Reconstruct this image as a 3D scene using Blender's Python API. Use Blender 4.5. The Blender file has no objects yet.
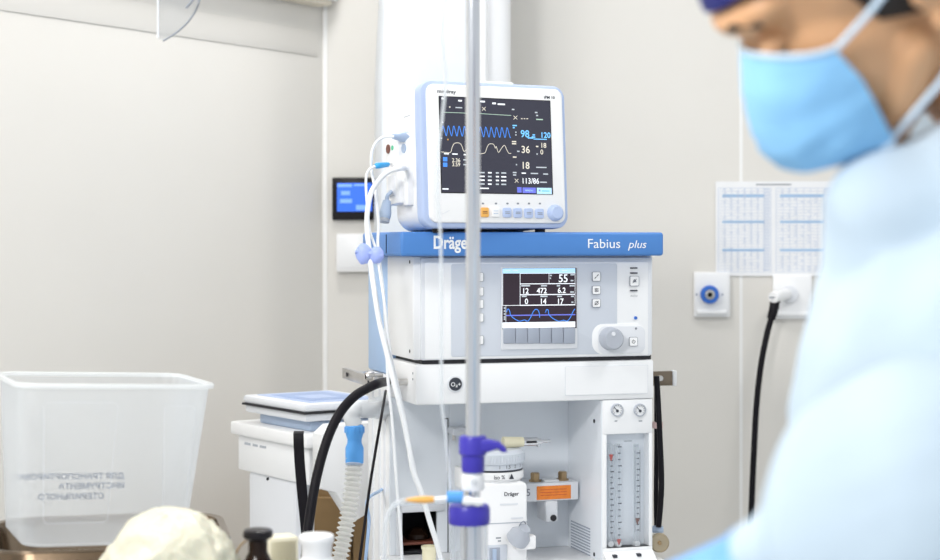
import bpy, bmesh, math, random
from mathutils import Vector, Matrix, noise
random.seed(7)
R = math.radians
scene = bpy.context.scene
COL = scene.collection
FPX, CX, HY, CAMZ = 1700.0, 470.0, 245.0, 1.35      # focal length in pixels, principal column, horizon row, eye height

# ------------------------------------------------------------------ helpers
def W(px, py, Z):
    """world point seen at a pixel, at distance Z from the camera"""
    return Vector(((px - CX) * Z / FPX, Z, CAMZ - (py - HY) * Z / FPX))

class Frame:
    """a thing's own axes: x along its front, y into its depth, z up"""
    def __init__(s, x, y, z, yaw=0, lean=0, roll=0):
        s.M = (Matrix.Translation((x, y, z)) @ Matrix.Rotation(R(yaw), 4, 'Z')
               @ Matrix.Rotation(R(-lean), 4, 'X') @ Matrix.Rotation(R(roll), 4, 'Y'))
        s.I = s.M.inverted()
    def at(s, px, py, d=0.0):
        o = s.I @ Vector((0, 0, CAMZ))
        v = s.I.to_3x3() @ Vector(((px - CX) / FPX, 1, -(py - HY) / FPX))
        return o + v * ((d - o.y) / v.y)
    def loc(s, p):
        return s.I @ p

ROTX = Matrix.Rotation(R(90), 4, 'X')

def spline(pts, n=8):
    pts = [Vector(p) for p in pts]
    if len(pts) < 3: return pts
    q = [pts[0] * 2 - pts[1]] + pts + [pts[-1] * 2 - pts[-2]]
    out = []
    for i in range(1, len(q) - 2):
        a, b, c, d = q[i - 1], q[i], q[i + 1], q[i + 2]
        for k in range(n):
            t = k / n
            out.append(0.5 * ((2 * b) + (c - a) * t + (2 * a - 5 * b + 4 * c - d) * t * t + (3 * b - a - 3 * c + d) * t ** 3))
    out.append(pts[-1])
    return out

class MB:
    def __init__(s):
        s.bm = bmesh.new(); s.mats = []
    def mi(s, m):
        if m not in s.mats: s.mats.append(m)
        return s.mats.index(m)
    def add(s, bm, m, M=None):
        if M is not None: bm.transform(M)
        i = s.mi(m)
        for f in bm.faces: f.material_index = i
        me = bpy.data.meshes.new('tmp'); bm.to_mesh(me); bm.free()
        s.bm.from_mesh(me); bpy.data.meshes.remove(me)
        return s
    def box(s, a, b, m, bev=0.0, seg=2, M=None):
        a, b = Vector(a), Vector(b)
        lo = Vector([min(a[i], b[i]) for i in range(3)]); hi = Vector([max(a[i], b[i]) for i in range(3)])
        bm = bmesh.new(); bmesh.ops.create_cube(bm, size=1)
        sz = hi - lo
        for v in bm.verts: v.co = Vector([(v.co[i]) * sz[i] + (lo[i] + hi[i]) / 2 for i in range(3)])
        bev = min(bev, 0.45 * min(sz))
        if bev > 0: bmesh.ops.bevel(bm, geom=bm.edges[:], offset=bev, segments=seg, affect='EDGES', profile=0.5)
        return s.add(bm, m, M)
    def prism(s, pts, d0, d1, m, bev=0.0, M=None):
        """outline in (x, z), extruded along y from d0 to d1"""
        bm = bmesh.new()
        f = bm.faces.new([bm.verts.new((p[0], d0, p[1])) for p in pts])
        r = bmesh.ops.extrude_face_region(bm, geom=[f])
        for v in [g for g in r['geom'] if isinstance(g, bmesh.types.BMVert)]: v.co.y = d1
        bmesh.ops.recalc_face_normals(bm, faces=bm.faces[:])
        if bev > 0:
            ed = [e for e in bm.edges if abs(e.verts[0].co.y - e.verts[1].co.y) < 1e-7]
            bmesh.ops.bevel(bm, geom=ed, offset=bev, segments=2, affect='EDGES', profile=0.5)
        return s.add(bm, m, M)
    def rrect(s, x0, z0, x1, z1, r, d0, d1, m, bev=0.0, M=None, n=6):
        return s.prism(rrect_pts(x0, z0, x1, z1, r, n), d0, d1, m, bev, M)
    def cyl(s, p0, p1, r0, r1, m, seg=28):
        return s.lathe([(0, 0), (r0, 0), (r1, (Vector(p1) - Vector(p0)).length), (0, (Vector(p1) - Vector(p0)).length)], p0, Vector(p1) - Vector(p0), m, seg)
    def lathe(s, prof, origin, axis, m, seg=28):
        bm = bmesh.new(); rings = []
        for r, z in prof:
            if r < 1e-7: rings.append([bm.verts.new((0, 0, z))])
            else: rings.append([bm.verts.new((r * math.cos(2 * math.pi * k / seg), r * math.sin(2 * math.pi * k / seg), z)) for k in range(seg)])
        for a, b in zip(rings, rings[1:]):
            for k in range(seg):
                q = [a[k % len(a)], a[(k + 1) % len(a)], b[(k + 1) % len(b)], b[k % len(b)]]
                u = []
                for v in q:
                    if v not in u: u.append(v)
                if len(u) > 2:
                    try: bm.faces.new(u)
                    except ValueError: pass
        bmesh.ops.recalc_face_normals(bm, faces=bm.faces[:])
        ax = Vector(axis).normalized()
        M = Matrix.Translation(origin) @ Vector((0, 0, 1)).rotation_difference(ax).to_matrix().to_4x4()
        return s.add(bm, m, M)
    def tube(s, pts, r, m, seg=12, n=8, smooth=True, caps=True):
        pts = spline(pts, n) if smooth else [Vector(p) for p in pts]
        rad = r if callable(r) else (lambda t: r)
        bm = bmesh.new(); rings = []
        T = (pts[1] - pts[0]).normalized()
        N = T.orthogonal().normalized()
        L = [0]
        for a, b in zip(pts, pts[1:]): L.append(L[-1] + (b - a).length)
        for i, p in enumerate(pts):
            t = (pts[min(i + 1, len(pts) - 1)] - pts[max(i - 1, 0)])
            if t.length > 1e-9: t.normalize()
            else: t = T
            N = (N - t * N.dot(t)).normalized(); B = t.cross(N)
            rr = rad(L[i])
            rings.append([bm.verts.new(p + (N * math.cos(2 * math.pi * k / seg) + B * math.sin(2 * math.pi * k / seg)) * rr) for k in range(seg)])
        for a, b in zip(rings, rings[1:]):
            for k in range(seg): bm.faces.new((a[k], a[(k + 1) % seg], b[(k + 1) % seg], b[k]))
        if caps:
            bm.faces.new(rings[0][::-1]); bm.faces.new(rings[-1])
        bmesh.ops.recalc_face_normals(bm, faces=bm.faces[:])
        return s.add(bm, m)
    def ribbon(s, pts, w, d, m):
        """flat line printed or lit on a face at depth d; pts are (x, z)"""
        bm = bmesh.new(); P = [Vector((p[0], p[1])) for p in pts]; prev = None
        for i, p in enumerate(P):
            t = P[min(i + 1, len(P) - 1)] - P[max(i - 1, 0)]
            nrm = Vector((-t.y, t.x)).normalized() * w / 2
            a = bm.verts.new((p.x + nrm.x, d, p.y + nrm.y)); b = bm.verts.new((p.x - nrm.x, d, p.y - nrm.y))
            if prev: bm.faces.new((prev[0], prev[1], b, a))
            prev = (a, b)
        return s.add(bm, m)
    def text(s, body, x, d, z, h, m, align='LEFT', bold=0.0, sx=1.0, shear=0.0, M=None):
        c = bpy.data.curves.new('t', 'FONT'); c.body = body; c.size = h / 0.73; c.align_x = align
        c.offset = bold * .35; c.shear = shear; c.resolution_u = 3
        o = bpy.data.objects.new('t', c); COL.objects.link(o)
        me = bpy.data.meshes.new_from_object(o.evaluated_get(bpy.context.evaluated_depsgraph_get()))
        bpy.data.objects.remove(o); bpy.data.curves.remove(c)
        bm = bmesh.new(); bm.from_mesh(me); bpy.data.meshes.remove(me)
        T = Matrix.Translation((x, d, z)) @ ROTX @ Matrix.Diagonal((sx, 1, 1, 1))
        return s.add(bm, m, (M @ T) if M else T)
    def build(s, name, parent=None, sharp=35, label=None):
        me = bpy.data.meshes.new(name)
        bmesh.ops.remove_doubles(s.bm, verts=s.bm.verts, dist=1e-6)
        s.bm.to_mesh(me); s.bm.free()
        for m in s.mats: me.materials.append(m)
        me.shade_smooth(); me.set_sharp_from_angle(angle=R(sharp))
        o = bpy.data.objects.new(name, me); COL.objects.link(o)
        if parent: o.parent = parent
        if label: o['label'] = label
        return o

def rrect_pts(x0, z0, x1, z1, r, n=6):
    x0, x1 = min(x0, x1), max(x0, x1); z0, z1 = min(z0, z1), max(z0, z1)
    r = min(r, 0.499 * (x1 - x0), 0.499 * (z1 - z0)); out = []
    for cx, cz, a in ((x1 - r, z1 - r, 0), (x0 + r, z1 - r, 90), (x0 + r, z0 + r, 180), (x1 - r, z0 + r, 270)):
        for k in range(n + 1):
            t = R(a + 90 * k / n); out.append((cx + r * math.cos(t), cz + r * math.sin(t)))
    return out

def tag(o, label, cat, group=None):
    o['label'] = label; o['category'] = cat
    if group: o['group'] = group
    return o
def thing(name, label, cat, F=None, loc=None, group=None):
    o = bpy.data.objects.new(name, None); COL.objects.link(o); o.empty_display_size = 0.05
    if F is not None: o.matrix_world = F.M
    elif loc is not None: o.location = loc
    return tag(o, label, cat, group)
def struct(o):
    o['kind'] = 'structure'; return o
def place(o, F):
    o.matrix_world = F.M; return o

# ------------------------------------------------------------------ materials (all node based)
def mat(name, c, rough=0.45, metal=0.0, var=0.03, scale=12, bump=0.0, alpha=1.0, emit=0.0, trans=0.0, sub=0.0, coat=0.0, bscale=None, ior=1.45):
    m = bpy.data.materials.new(name); m.use_nodes = True
    nt = m.node_tree; b = nt.nodes['Principled BSDF']
    tc = nt.nodes.new('ShaderNodeTexCoord'); nz = nt.nodes.new('ShaderNodeTexNoise'); nz.inputs['Scale'].default_value = scale
    nz.inputs['Detail'].default_value = 4
    nt.links.new(tc.outputs['Object'], nz.inputs['Vector'])
    rp = nt.nodes.new('ShaderNodeValToRGB')
    lo = [max(0, x * (1 - var)) for x in c]; hi = [min(1, x * (1 + var)) for x in c]
    rp.color_ramp.elements[0].color = (*lo, 1); rp.color_ramp.elements[1].color = (*hi, 1)
    rp.color_ramp.elements[0].position = 0.3; rp.color_ramp.elements[1].position = 0.7
    nt.links.new(nz.outputs['Fac'], rp.inputs['Fac']); nt.links.new(rp.outputs['Color'], b.inputs['Base Color'])
    b.inputs['Roughness'].default_value = rough; b.inputs['Metallic'].default_value = metal
    b.inputs['Alpha'].default_value = alpha; b.inputs['Transmission Weight'].default_value = trans
    b.inputs['Subsurface Weight'].default_value = sub; b.inputs['Coat Weight'].default_value = coat
    b.inputs['IOR'].default_value = ior
    if sub: b.inputs['Subsurface Radius'].default_value = (0.01, 0.005, 0.003)
    if emit:
        nt.links.new(rp.outputs['Color'], b.inputs['Emission Color']); b.inputs['Emission Strength'].default_value = emit
    if bump:
        bz = nt.nodes.new('ShaderNodeTexNoise'); bz.inputs['Scale'].default_value = bscale or scale * 6; bz.inputs['Detail'].default_value = 5
        nt.links.new(tc.outputs['Object'], bz.inputs['Vector'])
        bp = nt.nodes.new('ShaderNodeBump'); bp.inputs['Strength'].default_value = bump; bp.inputs['Distance'].default_value = 0.01
        nt.links.new(bz.outputs['Fac'], bp.inputs['Height']); nt.links.new(bp.outputs['Normal'], b.inputs['Normal'])
    return m
def clear(name, c, rough=0.15, through=0.7):
    """thin clear plastic: part of the light passes straight, the rest is scattered and reflected"""
    m = bpy.data.materials.new(name); m.use_nodes = True; nt = m.node_tree
    b = nt.nodes['Principled BSDF']; out = nt.nodes['Material Output']
    b.inputs['Base Color'].default_value = (*c, 1); b.inputs['Roughness'].default_value = rough
    tr = nt.nodes.new('ShaderNodeBsdfTransparent'); mx = nt.nodes.new('ShaderNodeMixShader')
    tl = nt.nodes.new('ShaderNodeBsdfTranslucent'); tl.inputs['Color'].default_value = (*c, 1)
    m2 = nt.nodes.new('ShaderNodeMixShader'); m2.inputs['Fac'].default_value = 0.5
    lw = nt.nodes.new('ShaderNodeLayerWeight'); lw.inputs['Blend'].default_value = 0.35
    mr = nt.nodes.new('ShaderNodeMapRange'); mr.inputs['To Min'].default_value = through; mr.inputs['To Max'].default_value = through * 0.35
    nt.links.new(lw.outputs['Facing'], mr.inputs['Value'])
    nt.links.new(b.outputs['BSDF'], m2.inputs[1]); nt.links.new(tl.outputs['BSDF'], m2.inputs[2])
    nt.links.new(mr.outputs['Result'], mx.inputs['Fac'])
    nt.links.new(m2.outputs['Shader'], mx.inputs[1]); nt.links.new(tr.outputs['BSDF'], mx.inputs[2])
    nt.links.new(mx.outputs['Shader'], out.inputs['Surface'])
    return m

WALL = mat('wall_paint', (.735, .715, .675), .55, var=.012, scale=3, bump=.03, bscale=220)
SEAM = mat('wall_seam', (.86, .86, .85), .45)
CEIL = mat('ceiling_white', (.82, .81, .79), .6)
FLOOR = mat('floor_vinyl', (.56, .57, .56), .35, var=.06, scale=30)
LEDGE = mat('ledge_cream', (.80, .74, .62), .5)
WHITE = mat('white_enamel', (.885, .895, .91), .35, var=.01)
WHITE2 = mat('white_plastic', (.90, .905, .915), .3, var=.01)
PANELG = mat('pale_grey_panel', (.62, .66, .73), .4, var=.01)
FRAMEG = mat('light_grey_frame', (.76, .78, .82), .4, var=.01)
BACKG = mat('blue_grey_sheet', (.84, .88, .93), .4, var=.02, scale=6)
KEYG = mat('grey_soft_key', (.36, .40, .48), .45, var=.01)
KNOBG = mat('grey_knob', (.45, .48, .54), .4)
BLUE = mat('blue_shelf', (.075, .235, .60), .4, var=.02)
PALEBL = mat('pale_blue_side', (.40, .57, .83), .4, var=.02)
RIMBL = mat('lavender_blue_rim', (.46, .56, .80), .35, var=.01)
DARK = mat('dark_slot', (.02, .02, .025), .6)
BLACK = mat('black_rubber', (.010, .009, .012), .42, ior=1.22)
BLACKP = mat('black_plastic', (.014, .012, .014), .3, ior=1.3)
BROWND = mat('dark_brown_glass', (.016, .008, .005), .15, ior=1.3)
INK = mat('dark_ink', (.04, .045, .06), .6)
INKG = mat('grey_ink', (.25, .27, .31), .6)
INKW = mat('white_ink', (.92, .93, .95), .5)
STEEL = mat('brushed_steel', (.62, .60, .58), .28, 1.0, var=.05, scale=40)
CHROME = mat('chrome', (.72, .73, .76), .16, 1.0, var=.02)
BASIN = mat('steel_brown_reflections', (.24, .18, .125), .2, 1.0, var=.08, scale=9)  # plain steel; reflected dark brown surroundings are put into the base colour
DEVB = mat('device_blue', (.30, .41, .66), .35)
BRASS = mat('brass', (.42, .30, .17), .35, .9, var=.1)
BRONZE = mat('bronze_plate', (.20, .16, .12), .3, .9, var=.15)
ORANGE = mat('orange_label', (.86, .25, .035), .5, var=.1, scale=90)
RED = mat('red_float', (.55, .05, .03), .4)
CREAMP = mat('cream_plastic', (.84, .79, .58), .45)
CREAMB = mat('cream_bag', (.70, .675, .54), .36, var=.05, scale=8, sub=.2)
CREAMC = mat('cream_carton', (.80, .75, .58), .6, bump=.05)
VIOLET = mat('violet_plastic', (.055, .042, .43), .35, var=.03)
LAV = mat('lavender_clip', (.36, .45, .88), .35)
CYANP = mat('cyan_plug', (.05, .42, .85), .35)
MIDBL = mat('blue_cuff_connector', (.10, .36, .80), .35)
GREYBL = mat('grey_blue_plug', (.42, .52, .68), .4)
HOSEW = mat('white_cable', (.84, .86, .89), .4)
GREYP = mat('grey_white_plastic', (.68, .70, .72), .4)
WOOD = mat('brown_wood', (.30, .19, .085), .5, var=.15, scale=6)
GREEN = mat('green_dot', (.10, .55, .32), .4)
MAROON = mat('maroon_port', (.17, .05, .03), .4)
PINK = mat('pink_band', (.72, .52, .50), .5)
IVORANGE = mat('orange_port', (.85, .45, .11), .4)
AMBERG = mat('pale_brown_metal', (.45, .38, .27), .4, .6)
PAPER = mat('paper_white', (.84, .85, .87), .6)
LINEB = mat('blue_table_lines', (.56, .62, .74), .6)
BARB = mat('blue_table_bar', (.36, .55, .78), .6)
SOCKB = mat('blue_socket_ring', (.035, .15, .58), .35)
CLEARP = clear('clear_box_plastic', (.82, .86, .90), .2, .70)
CLEART = clear('clear_tube', (.85, .89, .93), .15, .55)
CLEARS = clear('clear_shield', (.55, .57, .59), .1, .62)
SLEEVE = clear('clear_sleeve_plastic', (.70, .76, .82), .1, .82)
CLEARW = clear('clear_window', (.80, .85, .90), .1, .96)
SCRDARK = mat('screen_dark', (.030, .030, .045), .25, var=.02, emit=.55)
SCRWINE = mat('screen_black', (.022, .012, .020), .25, var=.02, emit=.5)
def glow(n, c, e=1.0): return mat(n, c, .4, var=.01, emit=e)
G_W = glow('screen_white', (.80, .83, .87), .55); G_CR = glow('screen_cream', (.66, .62, .53), .45); G_BL = glow('screen_blue', (.05, .20, .66), .8)
G_CY = glow('screen_cyan', (.16, .48, .86), .7); G_GY = glow('screen_grey', (.42, .46, .50), .5); G_GN = glow('screen_green', (.35, .48, .40), .6)
G_IND = glow('screen_indigo', (.12, .14, .55), .7); G_LT = glow('screen_pale_blue', (.42, .66, .85), .5); G_WB = glow('wall_screen_blue', (.015, .11, .62), .75)
G_WL = glow('wall_screen_light_blue', (.16, .32, .85), .7)
LAMP = glow('lamp_panel', (1, 1, 1), 4)

# ------------------------------------------------------------------ the room
KC = W(322, HY, 4.18)                                   # corner between the left wall and the rear wall
FB = Frame(KC.x, KC.y, 0, -3)                           # rear wall: x along it, y into it
FL = Frame(KC.x, KC.y, 0, 56.4)                         # left wall: x runs towards the corner
def wall(name, F, x0, x1, h=2.75, t=.1):
    m = MB(); m.box((x0, 0, 0), (x1, t, h), WALL); return struct(place(m.build(name), F))
wall('wall_back', FB, 0, 3.2)
wall('wall_left', FL, -3.2, 0)
m = MB(); m.box((-3.6, -.6, -.1), (3.6, 5.2, 0), FLOOR); struct(m.build('floor'))
m = MB(); m.box((-3.6, -.6, 2.75), (3.6, 5.2, 2.85), CEIL); struct(m.build('ceiling'))
m = MB(); a = FB.at(741, 245); m.box((a.x - .004, -.001, .09), (a.x + .004, .002, 2.75), SEAM); struct(place(m.build('trim_1'), FB))
m = MB(); m.box((.003, -.003, .09), (.013, .002, 2.75), SEAM); struct(place(m.build('trim_2'), FB))
m = MB(); m.box((0, -.012, 0), (3.2, .0, .09), WHITE2, .003); struct(place(m.build('baseboard_back'), FB))
m = MB(); m.box((-3.2, -.012, 0), (-.012, .0, .09), WHITE2, .003); struct(place(m.build('baseboard_left'), FL))
zl = FL.at(322, 8.5).z
m = MB(); m.box((-3.2, -.05, zl), (-.02, 0, zl + .12), LEDGE, .006); m.box((-3.2, -.058, zl + .012), (-.01, -.05, zl + .13), WHITE2, .003)
struct(place(m.build('trim_3'), FL))
zr = FL.at(265, 49).z
m = MB(); m.box((-3.2, -.0025, zr), (-.02, 0, zr + .06), WALL, .0022); struct(place(m.build('shadow_line_strip'), FL))  # slightly raised wall-paint strip, imitates a faint shadow line on the wall
# ------------------------------------------------------------------ anaesthesia machine
c0 = W(413, HY, 2.85)
FM = Frame(c0.x, c0.y, 0, 17.3)
A = FM.at
am = thing('anesthesia_machine', 'tall white hospital anaesthesia workstation with blue top shelf and control screen', 'medical machine', FM)
zsh1, zsh0 = A(530, 232, -.035).z, A(530, 256, -.035).z
xr = A(653, 300).x                                      # right side of the body
DEP = .33
# top shelf
m = MB()
sx0, sx1 = A(401, 243, -.035).x, A(664, 243, -.035).x
m.box((sx0, -.035, zsh0), (sx1, DEP - .095, zsh1), BLUE, .005, 3)
m.box((sx0 - .001, .06, zsh0 + .004), (sx0 + .0002, .062, zsh1 - .004), DARK)
p = A(433, 248.5, -.0355); m.text('Dräger', p.x, -.0355, p.z, .0220, INKW, bold=.0022, sx=.80)
p = A(587, 248, -.0355); m.text('Fabius', p.x, -.0355, p.z, .0165, INKW, sx=1.1)
p = A(628, 248, -.0355); m.text('plus', p.x, -.0355, p.z, .0142, INKW, sx=1.08, shear=.25)
m.build('top_shelf', am, label='glossy blue top shelf with white lettering')
# control unit body
zc0 = A(420, 362).z
m = MB(); m.box((0, 0, zc0 + .003), (xr, .174, zsh0), WHITE, .004)
for py in (262, 352):
    q = A(414, py); m.cyl((-.0006, .02, q.z), (.0004, .02, q.z), .003, .003, DARK, 12)
unit = m.build('control_unit', am)
# front frame
fx0, fz1 = A(421, 258, -.006).x, A(421, 258, -.006).z
fx1, fz0 = A(651.5, 359.5, -.006).x, A(421, 360.5, -.006).z
m = MB(); m.rrect(fx0, fz0, fx1, fz1, .004, -.006, 0.002, FRAMEG, .0015)
q0, q1 = A(425, 262.5, -.0062), A(648, 355, -.0062)
m.rrect(q0.x, q1.z, q1.x, q0.z, .003, -.0072, -.0055, WHITE, .0006)
pan = m.build('front_frame', unit)
m = MB()
q0, q1 = A(451, 264, -.0075), A(617, 353.5, -.0075)
kn = A(609.5, 338.5, -.0075)
# pale grey key field with a rounded white corner round the knob
m.rrect(q0.x, q1.z, q1.x, q0.z, .004, -.0082, -.0068, PANELG, .0004)
k0, k1 = A(592, 324, -.008), A(646.5, 353.5, -.008)
m.rrect(k0.x, k1.z + .0003, k1.x - .0015, k0.z, .02, -.0086, -.0068, WHITE, .0003)
k2 = A(598, 326, -.008)
m.rrect(k2.x, k1.z + .001, k1.x - .003, k2.z - .001, .012, -.0089, -.0068, FRAMEG, .0003)
dd = -.0092
for x, y, w, h in ((634, 268, 7, 1.2), (634, 273, 7, 1.2), (634, 290.5, 7, 1.2)):
    a_, b_ = A(x - w / 2, y - h / 2, dd), A(x + w / 2, y + h / 2, dd)
    m.box((a_.x, dd, a_.z), (b_.x, -.006, b_.z), INK)
p = A(634, 296.8, dd); m.text('AUTO', p.x, dd, p.z, .0035, INKG, 'CENTER')
p = A(636, 318, dd); m.lathe([(0, 0), (.0032, 0), (.0028, .002), (0, .002)], (p.x, -.0068, p.z), (0, -1, 0), SOCKB, 14)
p = A(636, 328.5, dd); m.cyl((p.x, -.0068, p.z), (p.x, -.0095, p.z), .002, .002, INKG, 12)
m.build('key_field', unit)
# little framed keys
def key(px, py, w, h, icon, d=-.0086):
    a_, b_ = A(px - w / 2, py - h / 2, d), A(px + w / 2, py + h / 2, d)
    mm = MB(); mm.rrect(a_.x, a_.z, b_.x, b_.z, .0022, d - .0022, d + .003, INKG, 0)
    mm.rrect(a_.x + .0007, a_.z - .0007, b_.x - .0007, b_.z + .0007, .0018, d - .0026, d - .0015, WHITE2, 0)
    cx, cz = (a_.x + b_.x) / 2, (a_.z + b_.z) / 2; dz = d - .0029; s_ = .0036
    if icon == 'slash': mm.ribbon([(cx - s_, cz - s_), (cx - s_ * .1, cz - s_ * .1)], .0012, dz, INK); mm.ribbon([(cx + .1 * s_, cz + .1 * s_), (cx + s_, cz + s_)], .0014, dz, INK)
    if icon == 'lines':
        for k in (-1, 0, 1): mm.ribbon([(cx - s_, cz + k * .0022), (cx + s_, cz + k * .0022)], .0011, dz, INK)
        mm.ribbon([(cx - s_ * .3, cz - s_), (cx - s_ * .3, cz + s_ * .9)], .0008, dz, INK)
    if icon == 'circle':
        mm.ribbon([(cx + s_ * .85 * math.cos(t / 10 * 6.283), cz + s_ * .85 * math.sin(t / 10 * 6.283)) for t in range(11)], .0009, dz, INK)
        mm.ribbon([(cx - s_, cz - s_), (cx + s_, cz + s_)], .0012, dz, INK)
    if icon == 'bell':
        mm.prism([(cx - s_, cz - s_ * .6), (cx + s_, cz - s_ * .6), (cx + s_ * .6, cz + s_ * .5), (cx, cz + s_), (cx - s_ * .6, cz + s_ * .5)], dz, dz + .0005, INKG)
        mm.ribbon([(cx - s_, cz - s_), (cx + s_, cz + s_)], .0009, dz - .0002, INK)
    if icon == 'power':
        mm.ribbon([(cx + s_ * .8 * math.sin(.6 + t / 10 * 5.1), cz + s_ * .8 * math.cos(.6 + t / 10 * 5.1)) for t in range(11)], .0009, dz, INK)
        mm.ribbon([(cx, cz), (cx, cz + s_)], .0009, dz, INK)
    mm.build('key', unit)
key(596, 276.5, 8.2, 9.5, 'slash'); key(596, 290, 8.2, 8.5, 'lines'); key(596, 303, 8.2, 8.5, 'circle')
key(634, 281, 9, 10, 'bell', -.0076); key(633, 341.5, 8.2, 9, 'power', -.0089)
for y in (277, 291.5, 304, 317.5, 340): key(479.5, y, 7.5, 9, '')
# screen
m = MB(); sc0, sc1 = A(502.2, 268, -.009), A(576.2, 328, -.009)
m.box((sc0.x - .002, -.0105, sc1.z - .035), (sc1.x + .002, -.0068, sc0.z + .002), FRAMEG, .0008)
m.box((sc0.x, -.0112, sc1.z), (sc1.x, -.009, sc0.z), SCRWINE)
SD = -.0116
def S(x, y): return A(480 + x / 5.081, 255 + y / 5.081, SD)
def sbox(mm, x0, y0, x1, y1, g, d=SD):
    a_, b_ = S(x0, y0), S(x1, y1); mm.box((a_.x, d, a_.z), (b_.x, d + .0005, b_.z), g)
def sfr(mm, x0, y0, x1, y1):
    for a_, b_, c_, e_ in ((x0, y0, x1, y0 + 1.5), (x0, y1 - 1.5, x1, y1), (x0, y0, x0 + 1.5, y1), (x1 - 1.5, y0, x1, y1)): sbox(mm, a_, b_, c_, e_, G_W)
r = MB()
sbox(r, 115, 68, 484, 92, G_LT); sbox(r, 115, 343, 484, 367, G_W)
for x in (150, 205, 262, 345, 455): sbox(r, x - 12, 351, x + 12, 354, G_GY)
for x in (140, 180, 430): sbox(r, x - 14, 77, x + 14, 81, G_W)
sfr(r, 203, 92, 484, 147); sfr(r, 203, 145, 484, 202); sfr(r, 203, 200, 484, 255); sfr(r, 115, 92, 205, 257); sfr(r, 350, 92, 484, 147)
def stx(t, x, y, h, g=G_W, al='LEFT', b=.0006, sx_=1.0):
    p_ = S(x, y); r.text(t, p_.x, SD - .0004, p_.z, h / 5.081 * .00198, g, al, b, sx_ * .92)
stx('55', 398, 138, 36, sx_=1.0); stx('12', 213, 196, 25); stx('472', 288, 195, 25); stx('6.2', 394, 193, 25)
stx('0', 227, 249, 25); stx('14', 303, 249, 25); stx('17', 390, 249, 25)
for x, y, w in ((232, 156, 44), (325, 156, 30), (399, 156, 16), (468, 156, 24), (225, 210, 24), (325, 210, 36), (405, 210, 24), (470, 210, 14), (470, 100, 20), (468, 130, 14), (468, 188, 18), (470, 240, 10), (360, 104, 10), (358, 118, 6)):
    sbox(r, x - w / 2, y - 3.5, x + w / 2, y + 3.5, G_GY)
for y in (270, 285, 300, 315, 326): sbox(r, 121, y - 4, 128, y + 4, G_GY)
sbox(r, 130, 258, 133, 340, G_GY); sbox(r, 133, 304.6, 484, 305.6, G_IND)
for pts in ([(135, 290), (138, 278), (145, 275), (152, 290), (155, 305), (172, 322), (200, 336), (225, 330), (242, 336), (255, 320), (268, 292), (280, 277), (292, 278), (300, 292), (303, 318)],
            [(333, 292), (337, 278), (346, 280), (350, 302), (370, 322), (400, 336), (425, 331), (442, 336), (458, 318), (472, 288), (482, 274)]):
    P = [S(*q) for q in spline([(a_, b_, 0) for a_, b_ in pts], 4) for q in [(q[0], q[1])]]
    r.ribbon([(q.x, q.z) for q in P], .0013, SD - .0004, G_BL)
scr = m.build('display_screen', unit, label='dark display with white readings and blue curves')
for k in range(6):
    a_, b_ = S(119 + k * 61, 371), S(119 + k * 61 + 58, 449)
    mm = MB(); mm.box((a_.x, -.0135, a_.z), (b_.x, -.0095, b_.z), KEYG, .0012); mm.build('soft_key', unit)
r.build('screen_readout', unit, label='white and blue readings lit on the screen')
m = MB(); m.lathe([(.0205, 0), (.020, .004), (.0188, .018), (.016, .022), (0, .0225)], (kn.x, -.0085, kn.z), (0, -1, 0), KNOBG)
m.lathe([(.004, 0), (.0035, .0012), (0, .0012)], (kn.x - .002, -.031, kn.z + .009), (0, -1, 0), FRAMEG, 14)
m.build('dial_knob', unit, label='round grey turning knob')
# drawer block under the control unit
zd1, zd0 = A(416, 363.5, -.004).z, A(416, 405.5, -.004).z
dx0, dx1 = A(415.5, 384, -.004).x, A(654, 384, -.004).x
m = MB(); m.box((dx0, -.004, zd0), (dx1, .174, zd1 - .002), WHITE, .004)
m.box((dx0 + .012, .0, zd1 - .003), (dx1 - .004, .17, zd1 + .006), DARK)
a_, b_ = A(565, 366.5, -.005), A(648, 393.5, -.005)
m.rrect(a_.x, b_.z, b_.x, a_.z, .002, -.0052, -.003, FRAMEG); m.rrect(a_.x + .001, b_.z + .001, b_.x - .001, a_.z - .001, .002, -.0056, -.004, WHITE)
for py in (374, 380): q = A(414.8, py, -.004); m.cyl((dx0 - .0006, .012, q.z), (dx0 + .0005, .012, q.z), .002, .002, INKG, 10)
drw = m.build('flush_panel', am)
q = A(455, 384, -.005)
m = MB(); m.lathe([(.0142, 0), (.0142, .002), (.0125, .003), (0, .003)], (q.x, -.004, q.z), (0, -1, 0), FRAMEG)
m.lathe([(.0112, 0), (.0112, .0045), (.0095, .006), (0, .0062)], (q.x, -.004, q.z), (0, -1, 0), INK)
m.text('O₂+', q.x, -.0106, q.z - .0035, .0072, INKW, 'CENTER', .0002); m.build('oxygen_button', drw, label='round dark button marked O2+')
# rear column: pale blue upper side, white lower side panels
zr0 = A(380, 372, .25).z
m = MB(); m.box((.004, .175, zr0), (xr - .004, DEP, zsh0 - .0005), PALEBL, .004); m.build('rear_housing', am, label='pale blue rear housing')
ztop, zbot = A(420, 404, .17).z, .80
m = MB()
m.box((.004, .176, .16), (.016, DEP, zr0 - .001), WHITE, .002); m.box((xr - .016, .176, .16), (xr - .004, DEP, zr0 - .001), WHITE, .002)
m.box((.016, DEP - .012, .16), (xr - .016, DEP, zr0 - .001), WHITE)
m.box((.004, .18, zr0 - .006), (.010, .184, zr0 - .001), DARK)
for dd_ in (.20, .235, .285): m.box((.0025, dd_, .16), (.0045, dd_ + .012, zr0 - .03), FRAMEG, .001)
m.build('rear_column', am)
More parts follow.
